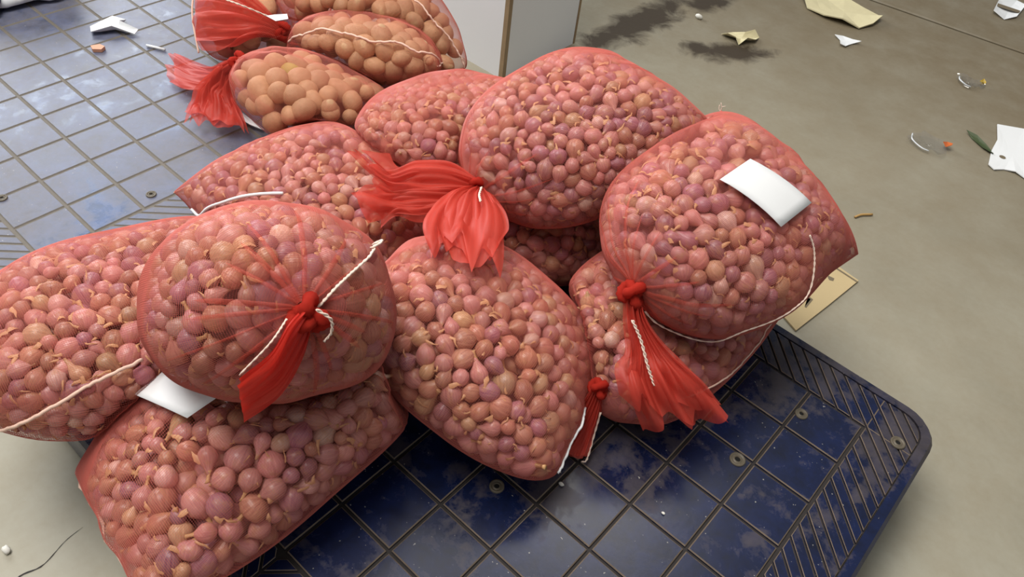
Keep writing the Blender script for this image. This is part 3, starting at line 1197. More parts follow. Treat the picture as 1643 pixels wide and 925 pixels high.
def cloth(parent, name, stations, pleats, seed, layers=2, nq=44, nt=26, ragged=0.008, mat='gauze'):
    """a gathered end of net: stations (centre, half-width vector, fold height, up) along its run"""
    r_ = np.random.default_rng(seed)
    A = spline([np.concatenate([s[0], s[1], [s[2]], s[3]]) for s in stations], nt)
    V, F, UV = [], [], []
    q = np.linspace(-1, 1, nq)
    cr = [[(r_.uniform(1.2, 5.0), r_.uniform(-6, 6), r_.uniform(0.4, 1.1), r_.uniform(0, 6.28)) for _ in range(4)] for _ in range(layers)]
    for L in range(layers):
        o = len(V)
        ph = r_.uniform(0, 6.28, 4)
        rag = r_.normal(0, 1, 9)
        ragq = np.interp(q, np.linspace(-1, 1, 9), rag)
        for i in range(nt):
            c, W, amp, N = A[i, :3], A[i, 3:6], A[i, 6], A[i, 7:10]
            N = N / (np.linalg.norm(N) + 1e-9)
            t = i / (nt - 1)
            fwd = (A[min(i + 1, nt - 1), :3] - A[max(i - 1, 0), :3])
            fwd /= np.linalg.norm(fwd) + 1e-9
            z = (np.sin(pleats * PI * q + ph[0]) + 0.5 * np.sin(pleats * 2.3 * PI * q + ph[2])) * (1 - t) ** 0.7
            for kq, kt, w_, p_ in cr[L]:
                z = z + w_ * np.abs(np.sin(kq * q + kt * t + p_)) * (0.35 + t) - w_ * 0.4
            side = sum(0.05 * math.sin(3 * t + p_) * np.sin(kq * 0.6 * q + p_) for kq, kt, w_, p_ in cr[L])
            e = max(0, t - 0.55) / 0.45
            P = c + W[None] * ((q + side) * (1.0 if L == 0 else 0.9 + 0.1 * math.sin(ph[1])))[:, None] + N[None] * (amp * z + 0.004 * (L - 0.5))[:, None] + fwd[None] * (ragged * ragq * e)[:, None]
            V += [tuple(x) for x in P]
            UV += [(k / (nq - 1) * 2 + L * 0.37, t * 0.25) for k in range(nq)]
        for i in range(nt - 1):
            for k in range(nq - 1):
                a = o + i * nq + k
                F.append((a, a + 1, a + nq + 1, a + nq))
    me = mesh_from(name, V, F, M[mat], True)
    add_uv(me, UV)
    return link(name, me, parent)


def knot(parent, P, axis, size=0.012, seed=0):
    """the neck of the net tied over itself"""
    ax = Vector(axis).normalized()
    a = ax.cross(Vector((0.2, 0.3, 0.9))).normalized()
    b = ax.cross(a)
    path = []
    n = 60
    for k in range(n):
        w = 2 * PI * k / n
        x = math.sin(w) + 1.6 * math.sin(2 * w)
        y = math.cos(w) - 1.6 * math.cos(2 * w)
        z = -math.sin(3 * w)
        path.append(Vector(P) + (a * x * 0.36 + b * y * 0.36 + ax * z * 0.55) * size)
    size *= 0.88
    v, f = tube(path, [size * (0.46 + 0.06 * math.sin(7 * k) + 0.05 * math.sin(3.3 * k)) for k in range(n)], 10, True)
    return link('knot', mesh_from('knot', v, f, M['knot'], True), parent)


def on_net(name, pts, lift, n=40, wave=0.0, seed=1):
    """a run along the outside of a sack, through pts laid on its net"""
    r_ = np.random.default_rng(seed)
    out = []
    prev = Vector((0, 0, 0))
    for k, P in enumerate(spline(pts, n)):
        h = BVH[name].find_nearest(Vector(P))
        ctr = Vector(SACKS[name][:3])
        nrm = h[1] if h[1].dot(h[0] - ctr) > 0 else -h[1]
        prev = Vector(r_.normal(0, wave, 3)) * 0.6 + prev * 0.5 if wave else prev
        out.append(h[0] + nrm * lift + prev)
    return out


def string(parent, path, r=0.0011, name='string', mat='string', twist=True):
    parts = []
    if twist:
        for ph in (0, PI):
            q = []
            for k, p in enumerate(path):
                w = k * 1.15 + ph
                q.append(Vector(p) + Vector((math.cos(w), math.sin(w), 0.6 * math.sin(w + 1))) * r * 0.8)
            parts.append(tube(q, r * 0.8, 5))
    else:
        parts.append(tube(path, r, 6))
    v, f = join(parts)
    return link(name, mesh_from(name, v, f, M[mat], True), parent)


def gathers(name, parent, v0, v1, count, reach, seed):
    """folds of net drawn together towards the knot, lying on the sack"""
    r_ = np.random.default_rng(seed)
    S, N = SURF[name], NORM[name]
    V, F, UV = [], [], []
    for k in range(count):
        vc = (v0 + (v1 - v0) * (k + r_.uniform(0.1, 0.9)) / count) % 1.0 * NV
        rows = int(reach * r_.uniform(0.35, 1.0) ** 1.0) + 4
        wid = r_.uniform(0.002, 0.006)
        o = len(V)
        for i in range(rows):
            t = i / (rows - 1)
            w = wid * (0.35 + 1.3 * t) * (1 - t) ** 0.6
            j = int(vc) % NV
            c = S[i, j]
            tang = S[i, (j + 1) % NV] - S[i, j - 1]
            tang = tang / (np.linalg.norm(tang) + 1e-9)
            hgt = 0.004 * (1 - t) ** 1.5 + 0.0019
            V += [tuple(c + N[i, j] * 0.0016 - tang * w), tuple(c + N[i, j] * hgt), tuple(c + N[i, j] * 0.0016 + tang * w)]
            UV += [(k * 0.31, t), (k * 0.31 + 0.1, t), (k * 0.31 + 0.2, t)]
        for i in range(rows - 1):
            a = o + i * 3
            F += [(a, a + 1, a + 4, a + 3), (a + 1, a + 2, a + 5, a + 4)]
    me = mesh_from('gathered_folds', V, F, M['gauze_thin'], True)
    add_uv(me, UV)
    return link('gathered_folds', me, parent)


M['gauze_thin'] = mat_gauze('red_folded_net', srgb(230, 96, 76), 0.66)
M['seam_red'] = plain('pink_seam_thread', srgb(206, 116, 98), 0.8, 0.1, 90)


def A3(*x):
    return np.array(x, float)


def tie_point(name):
    return SURF[name][0].mean(0)


# sewn seam across the flat end of every sack
for nm in ORDER:
    edge = SURF[nm][-1]
    half = [edge[k] for k in range(0, NV // 2 + 1, 3)]
    r_ = np.random.default_rng(hash_name(nm))
    path = []
    for k, p in enumerate(half):
        path.append(Vector(p) + Vector(r_.normal(0, 0.0012, 3)))
    v, f = tube(path, [0.0017 + 0.0006 * math.sin(k * 1.9) for k in range(len(path))], 6)
    link('end_seam', mesh_from('end_seam', v, f, M['seam' if nm in ('S2', 'S4', 'S9', 'S5', 'P2') else 'seam_red'], True), SACK[nm])

# the knotted sack on top
K = A3(-0.118, -0.102, 0.545)
t3 = SACK['S3']
knot(t3, K, (0.8, -0.15, 0.6), 0.019)
gathers('S3', t3, 0, 1, 17, 26, 3)
cloth(t3, 'tail', [(K, A3(0, 0.004, -0.013), 0.003, A3(0.8, -0.4, 0.4)), (A3(-0.108, -0.128, 0.534), A3(0, 0.005, -0.026), 0.0022, A3(0.85, -0.4, 0.3)),
                   (A3(-0.108, -0.158, 0.503), A3(-0.003, 0.003, -0.037), 0.0016, A3(0.8, -0.55, 0.2)), (A3(-0.131, -0.190, 0.466), A3(-0.006, 0.001, -0.043), 0.001, A3(0.7, -0.7, 0.1))], 5, 31, 3, ragged=0.001, mat='gauze_dense')
string(t3, [Vector(p) for p in spline([(-0.118, -0.128, 0.560), (-0.112, -0.155, 0.548), (-0.127, -0.188, 0.510)], 30)], 0.0011, 'tail_seam')
string(t3, on_net('S3', [(-0.1253, -0.0882, 0.5398), (-0.1281, -0.0548, 0.5487), (-0.1395, -0.0184, 0.5452), (-0.164, 0.026, 0.527)], 0.005, 44), 0.0016)
string(t3, [Vector(p) for p in spline([(-0.164, 0.026, 0.532), (-0.160, 0.036, 0.536), (-0.166, 0.044, 0.531), (-0.172, 0.036, 0.526)], 16)], 0.0016, 'string_loop')
string(t3, [Vector(p) for p in spline([(-0.104, -0.100, 0.565), (-0.092, -0.092, 0.553), (-0.090, -0.094, 0.535), (-0.094, -0.102, 0.522)], 20)], 0.0014, 'string_loop')

# the purplish top sack: tail in two lobes
K = A3(-0.293, 0.366, 0.362)
t7 = SACK['S7']
knot(t7, K, (-0.3, -0.9, 0.1), 0.017)
gathers('S7', t7, 0, 1, 16, 20, 7)
UPV = A3(0.25, -0.35, 0.9)
cloth(t7, 'tail', [(K, A3(0.006, -0.006, -0.012), 0.005, UPV), (A3(-0.322, 0.330, 0.366), A3(0.026, -0.022, -0.026), 0.006, UPV), (A3(-0.352, 0.286, 0.366), A3(0.034, -0.028, -0.026), 0.007, UPV),
                   (A3(-0.376, 0.248, 0.362), A3(0.026, -0.024, -0.020), 0.009, UPV), (A3(-0.402, 0.222, 0.374), A3(0.040, -0.034, -0.040), 0.008, UPV)], 3, 71, 3, ragged=0.020)
cloth(t7, 'tail', [(K, A3(0.010, 0.008, 0), 0.006, UPV), (A3(-0.272, 0.325, 0.383), A3(0.028, 0.022, 0.002), 0.008, UPV), (A3(-0.232, 0.275, 0.400), A3(0.042, 0.034, 0.002), 0.008, UPV),
                   (A3(-0.196, 0.232, 0.406), A3(0.046, 0.040, -0.002), 0.007, UPV), (A3(-0.168, 0.202, 0.404), A3(0.038, 0.040, -0.004), 0.006, UPV)], 3, 73, 3, ragged=0.020)
string(t7, [Vector(p) for p in spline([(-0.280, 0.358, 0.375), (-0.262, 0.338, 0.396), (-0.243, 0.312, 0.409), (-0.225, 0.295, 0.416)], 30)], 0.0014, 'tail_seam')

# the sack with the card: long flared tail hanging over the sack below
K = A3(0.047, 0.330, 0.396)
t8 = SACK['S8']
knot(t8, K, (0.1, -0.9, -0.2), 0.018)
gathers('S8', t8, 0, 1, 16, 20, 8)
U8 = A3(0.6, -0.55, 0.6)
cloth(t8, 'tail', [(K, A3(0.009, 0.006, 0), 0.006, U8), (A3(0.072, 0.318, 0.365), A3(0.013, 0.010, 0.001), 0.006, U8), (A3(0.105, 0.312, 0.335), A3(0.024, 0.020, 0.002), 0.007, U8),
                   (A3(0.140, 0.306, 0.304), A3(0.046, 0.042, 0.004), 0.011, U8), (A3(0.174, 0.314, 0.250), A3(0.050, 0.056, 0.010), 0.014, U8)], 4, 81, 3, ragged=0.024)
string(t8, [Vector(p) for p in spline([(0.070, 0.305, 0.376), (0.094, 0.300, 0.356), (0.120, 0.290, 0.330), (0.142, 0.285, 0.308)], 34)], 0.0016, 'tail_seam')
string(t8, on_net('S8', [(0.0688, 0.3505, 0.3652), (0.1077, 0.3704, 0.3401), (0.150, 0.405, 0.335), (0.1806, 0.4234, 0.3526), (0.2053, 0.4657, 0.3653), (0.2203, 0.5095, 0.3749), (0.2224, 0.5423, 0.3802), (0.2093, 0.5669, 0.4075), (0.1946, 0.5785, 0.4288), (0.180, 0.579, 0.447)], 0.006, 90), 0.0010)

# the squeezed sack: short tail lying down to the pallet
K = A3(0.072, 0.256, 0.262)
t9 = SACK['S9']
knot(t9, K, (0, -0.9, -0.2), 0.014)
U9 = A3(0.1, -0.75, 0.6)
cloth(t9, 'tail', [(K, A3(0.008, 0.006, 0), 0.005, U9), (A3(0.076, 0.240, 0.222), A3(0.014, 0.010, 0), 0.005, U9), (A3(0.078, 0.220, 0.184), A3(0.019, 0.013, 0), 0.004, U9), (A3(0.086, 0.192, 0.160), A3(0.022, 0.016, 0), 0.003, A3(0, -0.4, 0.9))], 5, 91, 3, ragged=0.003)
string(t9, [Vector(p) for p in spline([(0.090, 0.248, 0.225), (0.098, 0.232, 0.186), (0.110, 0.205, 0.163), (0.106, 0.198, 0.160)], 26)], 0.0011, 'tail_seam')

# seams and bands on the other sacks
string(SACK['S1'], on_net('S1', [(-0.4384, -0.3766, 0.2689), (-0.3975, -0.3376, 0.3047), (-0.3796, -0.2836, 0.3248), (-0.3708, -0.2446, 0.3306), (-0.3663, -0.2052, 0.3306)], 0.002, 46, 0.0010, 4), 0.0026, 'side_seam', 'seam', False)
string(SACK['S5'], on_net('S5', [(-0.700, 0.075, 0.225), (-0.6727, 0.0609, 0.2304), (-0.640, 0.066, 0.268), (-0.6113, 0.0787, 0.2885), (-0.571, 0.1043, 0.3135), (-0.5196, 0.1377, 0.3314)], 0.003, 40), 0.0028, 'white_band', 'card', False)
string(SACK['S9'], on_net('S9', [(0.1635, 0.3377, 0.2456), (0.192, 0.4338, 0.2381), (0.1932, 0.5367, 0.2321), (0.185, 0.62, 0.232)], 0.003, 44, 0.0008, 6), 0.0015, 'side_seam', 'seam', False)
string(SACK['P2'], on_net('P2', [(-0.9582, 0.4779, 0.2962), (-0.9105, 0.4865, 0.3331), (-0.8705, 0.5055, 0.3512), (-0.8207, 0.5307, 0.3558), (-0.7739, 0.5574, 0.3504), (-0.7415, 0.5973, 0.3481), (-0.7114, 0.6226, 0.331), (-0.715, 0.68, 0.280)], 0.003, 60, 0.0022, 7), 0.0024, 'side_seam', 'seam', False)
string(SACK['P3'], on_net('P3', [(-0.8456, 0.7392, 0.3596), (-0.7911, 0.7557, 0.3175), (-0.7513, 0.7788, 0.2682), (-0.7302, 0.7891, 0.226)], 0.003, 50, 0.0015, 8), 0.0022, 'side_seam', 'seam', False)


def tuft(parent, P, d, seed, n=3, l=0.014):
    r_ = np.random.default_rng(seed)
    parts = []
    for k in range(n):
        a = np.array(P, float)
        e = a + np.array(d) * l * r_.uniform(0.6, 1.1) + r_.normal(0, 0.004, 3)
        mid = (a + e) / 2 + r_.normal(0, 0.002, 3)
        parts.append(tube(spline([a, mid, e], 8), 0.0007, 5))
    v, f = join(parts)
    return link('thread_ends', mesh_from('thread_ends', v, f, M['string'], True), parent)


def corner(name, k):
    return SURF[name][-1, 0 if k == 0 else NV // 2]


for nm, d in (('S8', (0, 0.2, 1)), ('S4', (0.3, -0.6, -0.3)), ('S7', (0.4, 0.3, 0.6))):
    cands = sorted((0, 1), key=lambda k: project(corner(nm, k))[0][1])
    c = corner(nm, cands[0] if nm != 'S4' else cands[1])
    tuft(SACK[nm], c, d, 3 + len(nm))

ca_, cb_ = corner('S4', 0), corner('S4', 1)
lo_ = max((ca_, cb_), key=lambda c: project(c)[0][1])
hi_ = cb_ if lo_ is ca_ else ca_
string(SACK['S4'], on_net('S4', [lo_ + A3(0.012, -0.004, 0.004), lo_ + (hi_ - lo_) * 0.25 + A3(0.03, 0, 0.03), lo_ + (hi_ - lo_) * 0.55 + A3(0.03, 0, 0.045)], 0.003, 30, 0.0010, 5), 0.0022, 'side_seam', 'card', False)

# potato sacks: tails
K = A3(-0.957, 0.349, 0.298)
p1 = SACK['P1']
knot(p1, K, (-0.9, -0.3, 0.2), 0.017)
gathers('P1', p1, 0, 1, 16, 16, 12)
UZ = A3(-0.3, -0.3, 0.9)
cloth(p1, 'tail', [(K, A3(0.008, -0.008, 0.004), 0.006, UZ), (A3(-1.005, 0.348, 0.262), A3(0.016, -0.016, 0), 0.008, UZ), (A3(-1.075, 0.346, 0.202), A3(0.028, -0.024, 0), 0.008, UZ),
                   (A3(-1.150, 0.338, 0.170), A3(0.040, -0.034, 0), 0.006, A3(0, 0, 1)), (A3(-1.215, 0.332, 0.164), A3(0.044, -0.036, 0), 0.004, A3(0, 0, 1))], 3, 101, 2, ragged=0.014)
cloth(p1, 'tail', [(K, A3(0.008, 0.006, 0), 0.006, UZ), (A3(-0.990, 0.336, 0.255), A3(0.018, 0.010, 0), 0.010, UZ), (A3(-1.005, 0.318, 0.205), A3(0.030, 0.018, 0), 0.012, UZ),
                   (A3(-0.990, 0.298, 0.178), A3(0.046, 0.028, 0), 0.012, A3(0, 0, 1)), (A3(-0.955, 0.272, 0.170), A3(0.056, 0.037, 0), 0.009, A3(0, 0, 1))], 4, 103, 3, ragged=0.012)
K = A3(-1.020, 0.505, 0.285)
p2 = SACK['P2']
knot(p2, K, (-0.7, -0.7, 0.2), 0.018)
gathers('P2', p2, 0, 1, 16, 16, 13)
cloth(p2, 'tail', [(K, A3(0.006, -0.004, -0.010), 0.007, UZ), (A3(-1.030, 0.470, 0.318), A3(0.012, -0.010, -0.022), 0.010, UZ), (A3(-1.055, 0.438, 0.330), A3(0.026, -0.022, -0.036), 0.012, UZ),
                   (A3(-1.115, 0.415, 0.318), A3(0.042, -0.034, -0.052), 0.010, UZ), (A3(-1.195, 0.405, 0.285), A3(0.050, -0.040, -0.058), 0.006, UZ)], 5, 111, 2, ragged=0.006)
string(p2, [Vector(p) for p in spline([(-1.250, 0.452, 0.345), (-1.205, 0.398, 0.290), (-1.145, 0.362, 0.228)], 30)], 0.0022, 'tail_seam', 'seam', False)
string(p2, [Vector(p) for p in spline([(-1.015, 0.470, 0.335), (-1.050, 0.425, 0.362), (-1.100, 0.410, 0.362)], 24)], 0.0014, 'string')


# ------------------------------------------------------------------ cards, papers and litter
def sheet(name, corners, mat, label, cat, thick=0.0006, curl=0.0, nx=8, ny=6, group=None, ragged=0.0, seed=0, bow=(0, 0, 1)):
    """a stiff sheet between four corners, bowed along its length"""
    r_ = np.random.default_rng(seed)
    a, b, c, d = [np.array(x, float) for x in corners]
    n = np.cross(b - a, d - a)
    n /= np.linalg.norm(n)
    if n[2] < 0:
        n = -n
    V = []
    for side in (0, 1):
        for i in range(nx):
            for j in range(ny):
                s, t = i / (nx - 1), j / (ny - 1)
                p = a * (1 - s) * (1 - t) + b * s * (1 - t) + c * s * t + d * (1 - s) * t
                p = p + n * (curl * (1 - (2 * s - 1) ** 2)) - n * thick * side
                V.append(p)
    V = np.array(V)
    if ragged:
        g = r_.normal(0, ragged, (nx, ny, 2))
        e1 = (b - a) / np.linalg.norm(b - a)
        e2 = np.cross(n, e1)
        for side in (0, 1):
            for i in range(nx):
                for j in range(ny):
                    if i in (0, nx - 1) or j in (0, ny - 1):
                        V[side * nx * ny + i * ny + j] += e1 * g[i, j, 0] + e2 * g[i, j, 1]
    F = []
    o = nx * ny
    for i in range(nx - 1):
        for j in range(ny - 1):
            q = i * ny + j
            F += [(q, q + ny, q + ny + 1, q + 1), (o + q, o + q + 1, o + q + ny + 1, o + q + ny)]
    ring = [i * ny for i in range(nx)] + [(nx - 1) * ny + j for j in range(1, ny)] + [i * ny + ny - 1 for i in range(nx - 2, -1, -1)] + [j for j in range(ny - 2, 0, -1)]
    for k in range(len(ring)):
        p, q = ring[k], ring[(k + 1) % len(ring)]
        F.append((q, p, o + p, o + q))
    return tag(link(name, mesh_from(name, V, F, mat, True)), label, cat, group)


sheet('blank_card', [(0.050, 0.502, 0.5165), (0.153, 0.527, 0.478), (0.157, 0.622, 0.473), (0.054, 0.586, 0.5145)], M['card'], 'blank white card lying on the large sack, corner towards its side', 'card', curl=0.006)
sheet('blank_card', [(-0.3501, -0.2349, 0.2977), (-0.24, -0.2167, 0.3396), (-0.2283, -0.168, 0.3585), (-0.3463, -0.1918, 0.3123)], M['card'], 'blank white card wedged between the front sack and the knotted sack', 'card', curl=0.002)


def scrap(name, outline, z, mat, label, cat, thick=0.0012, lift=0.0, seed=0, group=None, parent=None):
    """a torn flat piece following an outline (x, y) on the ground, its edges lifting a little"""
    r_ = np.random.default_rng(seed)
    P = np.array(outline, float)
    c = P.mean(0)
    k = len(P)
    rings = (1.0, 0.66, 0.33)
    V = []
    for s in (0, 1):
        for q in rings:
            for i in range(k):
                w = c + (P[i] - c) * q
                h = lift * (q ** 2) * (0.5 + 0.5 * math.sin(i * 2.1 + seed))
                V.append((w[0], w[1], z + h + thick * (1 - s)))
        V.append((c[0], c[1], z + thick * (1 - s)))
    F = []
    m_ = 3 * k + 1
    for s in (0, 1):
        o = s * m_
        for q in range(2):
            for i in range(k):
                j = (i + 1) % k
                f = (o + q * k + i, o + q * k + j, o + (q + 1) * k + j, o + (q + 1) * k + i)
                F.append(f if s == 0 else f[::-1])
        for i in range(k):
            f = (o + 2 * k + i, o + 2 * k + (i + 1) % k, o + 3 * k)
            F.append(f if s == 0 else f[::-1])
    for i in range(k):
        j = (i + 1) % k
        F.append((j, i, m_ + i, m_ + j))
    ob = link(name, mesh_from(name, V, F, mat, False), parent)
    return tag(ob, label, cat, group) if label else ob


# cardboard under the sacks on the floor side
cb = scrap('cardboard_sheet', [(0.05, 0.93), (0.192, 0.868), (0.208, 0.99), (0.223, 1.118), (0.175, 1.125), (0.06, 1.13)], 0.0015, M['cardboard'], 'flat tan cardboard sheet on the floor beside the pallet edge', 'cardboard', 0.004)
scrap('printed_frame', [(0.168, 1.118), (0.222, 1.113), (0.221, 1.108), (0.168, 1.113)], 0.0057, M['print'], None, None, 0.0003, parent=cb)
scrap('printed_frame', [(0.150, 0.985), (0.176, 0.98), (0.177, 0.945), (0.173, 0.945), (0.172, 0.976), (0.150, 0.981)], 0.0057, M['print'], None, None, 0.0003, parent=cb)
scrap('printed_mark', [(0.165, 1.078), (0.180, 1.080), (0.182, 1.070), (0.174, 1.066), (0.168, 1.071)], 0.0057, M['print'], None, None, 0.0003, parent=cb)

scrap('cardboard_piece', [(-0.56, 2.36), (-0.50, 2.29), (-0.43, 2.275), (-0.37, 2.285), (-0.31, 2.305), (-0.288, 2.365), (-0.285, 2.43), (-0.30, 2.455), (-0.36, 2.45), (-0.44, 2.455), (-0.52, 2.43)], 0.002, M['cream_paper'], 'large torn cream cardboard piece on the far floor by the joint', 'cardboard', 0.004, 0.018, 2)
scrap('torn_paper', [(-0.600, 1.872), (-0.575, 1.858), (-0.548, 1.868), (-0.525, 1.855), (-0.515, 1.885), (-0.497, 1.908), (-0.505, 1.955), (-0.528, 1.955), (-0.545, 1.925), (-0.582, 1.912)], 0.002, M['cream_paper'], 'crumpled cream paper scrap on the dark floor stain', 'paper', 0.002, 0.022, 5)
scrap('torn_paper', [(-0.345, 2.185), (-0.318, 2.172), (-0.302, 2.135), (-0.285, 2.140), (-0.280, 2.180), (-0.262, 2.212), (-0.290, 2.205), (-0.325, 2.208)], 0.002, M['card'], 'small white torn paper scrap near the cream cardboard piece', 'paper', 0.0015, 0.008, 3)
wc = scrap('white_card', [(0.235, 2.080), (0.262, 2.00), (0.268, 1.93), (0.285, 1.845), (0.305, 1.835), (0.325, 1.862), (0.352, 1.872), (0.39, 1.86), (0.42, 1.98), (0.37, 2.12), (0.30, 2.125)], 0.001, M['card'], 'white notched card with a small hole lying on the concrete', 'card', 0.0025, 0.004, 1)
scrap('punched_hole', [(0.302 + 0.009 * math.cos(a), 1.918 + 0.009 * math.sin(a)) for a in np.linspace(0, 2 * PI, 12, endpoint=False)], 0.0043, M['print'], None, None, 0.0003, parent=wc)
scrap('fallen_leaf', [(0.180, 1.965), (0.205, 1.945), (0.245, 1.918), (0.278, 1.905), (0.275, 1.922), (0.245, 1.945), (0.212, 1.963)], 0.001, M['leaf'], 'narrow dark green leaf beside the white notched card', 'leaf', 0.001, 0.008, 2)
wf = empty('striped_paper', (0.0, 2.93, 0))
tag(wf, 'white paper with a dark stripe beyond the floor joint', 'paper')
scrap('sheet', [(-0.03, 2.86), (0.02, 2.845), (0.045, 2.90), (0.04, 3.02), (0.0, 3.06), (-0.05, 3.0)], 0.001, M['card'], None, None, 0.002, 0.012, 2, parent=wf)
scrap('stripe', [(-0.034, 2.915), (0.042, 2.93), (0.041, 2.955), (-0.04, 2.945)], 0.0105, M['print'], None, None, 0.0006, parent=wf)


def clear_film():
    n = NT('clear_film')
    g = n.n('ShaderNodeBsdfGlossy')
    g.inputs['Roughness'].default_value = 0.12
    t = n.n('ShaderNodeBsdfTransparent')
    mx = n.n('ShaderNodeMixShader')
    mx.inputs[0].default_value = 0.22
    n.l(t.outputs[0], mx.inputs[1])
    n.l(g.outputs[0], mx.inputs[2])
    n.l(mx.outputs[0], n.out.inputs[0])
    return n.m


M['film'] = clear_film()
M['film_white'] = plain('milky_film', srgb(214, 218, 222), 0.3, 0.05, 30)


def wrapper(name, c, rad, label, mat2, seed):
    root = tag(empty(name, (c[0], c[1], 0)), label, 'wrapper')
    r_ = np.random.default_rng(seed)
    k, rg = 18, 6
    V = []
    for j in range(rg):
        for i in range(k):
            w = 2 * PI * i / k
            q = j / (rg - 1)
            rr = rad * q * (1 + 0.18 * math.sin(3 * w + seed) + 0.1 * math.sin(7 * w))
            V.append((c[0] + rr * math.cos(w), c[1] + rr * 0.8 * math.sin(w), 0.003 + 0.014 * abs(math.sin(3 * q * PI + 2 * w)) * q + r_.uniform(0, 0.003)))
    F = [(j * k + i, j * k + (i + 1) % k, (j + 1) * k + (i + 1) % k, (j + 1) * k + i) for j in range(rg - 1) for i in range(k)]
    link('film', mesh_from('film', V, F, M['film'], True), root)
    o = scrap('printed_end', [(c[0] + rad * x, c[1] + rad * y) for x, y in ((0.55, 0.5), (0.8, 0.3), (1.0, 0.42), (0.98, 0.75), (0.7, 0.85))], 0.012, mat2, None, None, 0.001, 0.01, seed, parent=root)
    v, f = tube(spline([(c[0] - rad * 0.9, c[1] + rad * 0.2, 0.010), (c[0] - rad * 0.7, c[1] - rad * 0.4, 0.012), (c[0] - rad * 0.1, c[1] - rad * 0.7, 0.010), (c[0] + rad * 0.3, c[1] - rad * 0.62, 0.008)], 14), 0.0022, 5)
    link('folded_edge', mesh_from('folded_edge', v, f, M['film_white'], True), root)
    return root


wrapper('plastic_wrapper', (0.125, 1.80), 0.055, 'clear plastic wrapper with an orange end on the concrete', M['orange'], 3)
wrapper('plastic_wrapper', (0.090, 2.255), 0.040, 'small clear wrapper with a yellow end farther back on the floor', M['yellow'], 6)

# on the dusty pallet
scrap('torn_paper', [(-1.520, 0.290), (-1.485, 0.275), (-1.462, 0.318), (-1.425, 0.352), (-1.430, 0.366), (-1.475, 0.345), (-1.500, 0.372), (-1.525, 0.352)], PH + 0.002, M['card'], 'folded white paper scrap on the dusty blue pallet', 'paper', 0.0015, 0.020, 4)
v, f = tube([(-1.364, 0.347, PH + 0.004), (-1.343, 0.358, PH + 0.004), (-1.321, 0.369, PH + 0.004)], 0.0032, 8)
tag(link('paper_stick', mesh_from('paper_stick', v, f, M['card'], True)), 'thin white paper stick on the dusty blue pallet', 'stick')
scrap('orange_crumb', [(-1.432, 0.245), (-1.415, 0.240), (-1.402, 0.255), (-1.410, 0.268), (-1.426, 0.264)], PH + 0.001, plain('peach_crumb', srgb(206, 150, 122), 0.7), 'small peach coloured crumb on the dusty blue pallet', 'crumb', 0.008, 0.0, 3)


def lumpy(name, c, rad, mat, label, cat, seed, floor_z, sub=4, rough=1.0):
    bm = bmesh.new()
    bmesh.ops.create_icosphere(bm, subdivisions=sub, radius=1.0)
    r_ = np.random.default_rng(seed)
    k = r_.normal(size=(9, 3)) * np.linspace(2, 9, 9)[:, None]
    ph = r_.uniform(0, 6, 9)
    for v in bm.verts:
        p = np.array(v.co)
        d = 1 + (np.sin(k @ p + ph) * np.linspace(0.11, 0.03, 9)).sum() * rough
        q = p * d * np.array(rad) + np.array(c)
        q[2] = max(q[2], floor_z)
        v.co = Vector(q)
    me = bpy.data.meshes.new(name)
    bm.to_mesh(me)
    bm.free()
    me.polygons.foreach_set('use_smooth', [True] * len(me.polygons))
    me.materials.append(mat)
    return tag(link(name, me), label, cat)


lumpy('plastic_bag', (-1.795, 0.262, 0.20), (0.10, 0.135, 0.085), M['film_white'], 'crumpled white plastic bag at the back of the dusty pallet', 'bag', 4, PH + 0.002)
lumpy('dark_cloth', (-1.775, 0.125, 0.17), (0.07, 0.055, 0.045), plain('dark_blue_cloth', srgb(44, 52, 82), 0.8, 0.2, 40), 'dark blue cloth bundle beside the white plastic bag', 'cloth', 9, PH + 0.002)

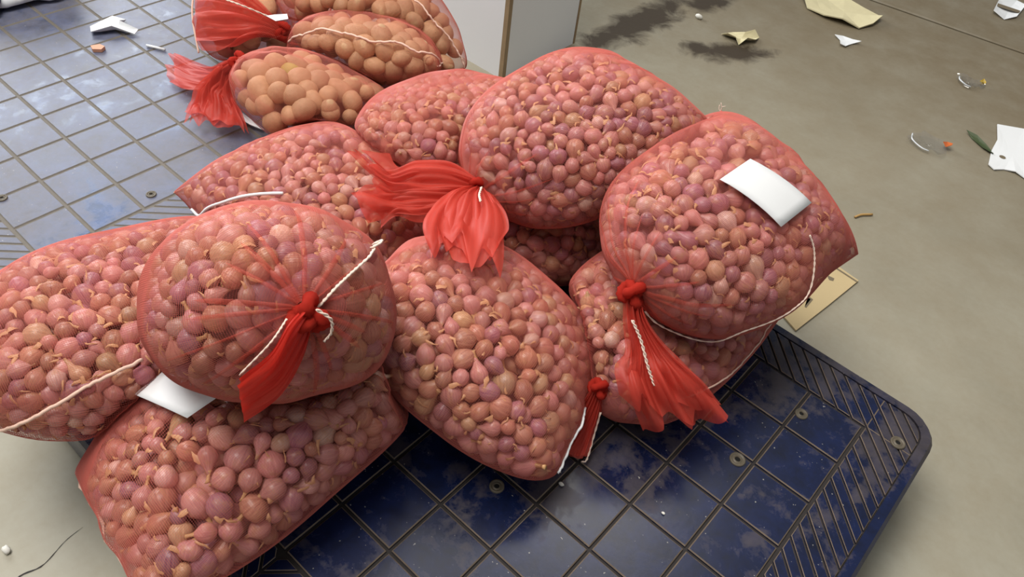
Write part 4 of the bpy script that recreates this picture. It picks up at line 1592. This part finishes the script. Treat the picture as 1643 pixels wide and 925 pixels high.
# small crumbs
CR = plain('white_crumb', srgb(222, 220, 212), 0.7)
for (x, y, z, s, lab) in ((0.082, 0.183, PH, 0.006, None), (-0.709, 1.906, 0, 0.013, 'round cream crumb on the floor near the white column'), (-0.459, -0.455, 0, 0.008, 'white crumb on the concrete in front of the pallet'),
                          (0.106, 0.150, PH, 0.0045, 'white crumb on the navy squares near the pointed sack corner'), (0.245, 0.222, PH, 0.003, 'tiny white crumb on a navy square by the hazy reflection')):
    if lab:
        lumpy('paper_crumb', (x, y, z + s * 0.6), (s, s * 0.7, s * 0.6), CR, lab, 'crumb', int(s * 9000), z + 0.0005, 2, 0.5)
v, f = tube(spline([(0.118, 1.330, 0.004), (0.126, 1.350, 0.005), (0.145, 1.375, 0.004)], 8), 0.003, 6)
tag(link('straw_stalk', mesh_from('straw_stalk', v, f, plain('straw', srgb(176, 140, 84), 0.7), True)), 'short straw stalk on the concrete beside the carded sack', 'straw')
# a hairline crack in the concrete in front of the pallet
pts_ = spline([(-0.395, -0.50, 0), (-0.409, -0.462, 0), (-0.402, -0.43, 0), (-0.415, -0.389, 0), (-0.418, -0.36, 0)], 24)
V, F = [], []
for k, p in enumerate(pts_):
    w = 0.0016 * (0.5 + random.random()) * (1 - k / 26)
    V += [(p[0] - w, p[1], 0.0006), (p[0] + w, p[1], 0.0006)]
for k in range(len(pts_) - 1):
    F.append((2 * k, 2 * k + 1, 2 * k + 3, 2 * k + 2))
link('crack', mesh_from('crack', V, F, M['groove']), bpy.data.objects['floor'])

# small white labels at the potato sacks' necks
scrap('sewn_label', [(-0.990, 0.350), (-0.978, 0.336), (-0.930, 0.334), (-0.903, 0.345), (-0.905, 0.352), (-0.950, 0.347)], PH + 0.004, M['card'], None, None, 0.0008, 0.010, 3, parent=SACK['P1'])
scrap('sewn_label', [(-1.012, 0.462), (-0.990, 0.470), (-0.978, 0.494), (-0.992, 0.502), (-1.014, 0.484)], 0.334, M['card'], None, None, 0.0008, 0.006, 2, parent=SACK['P2'])
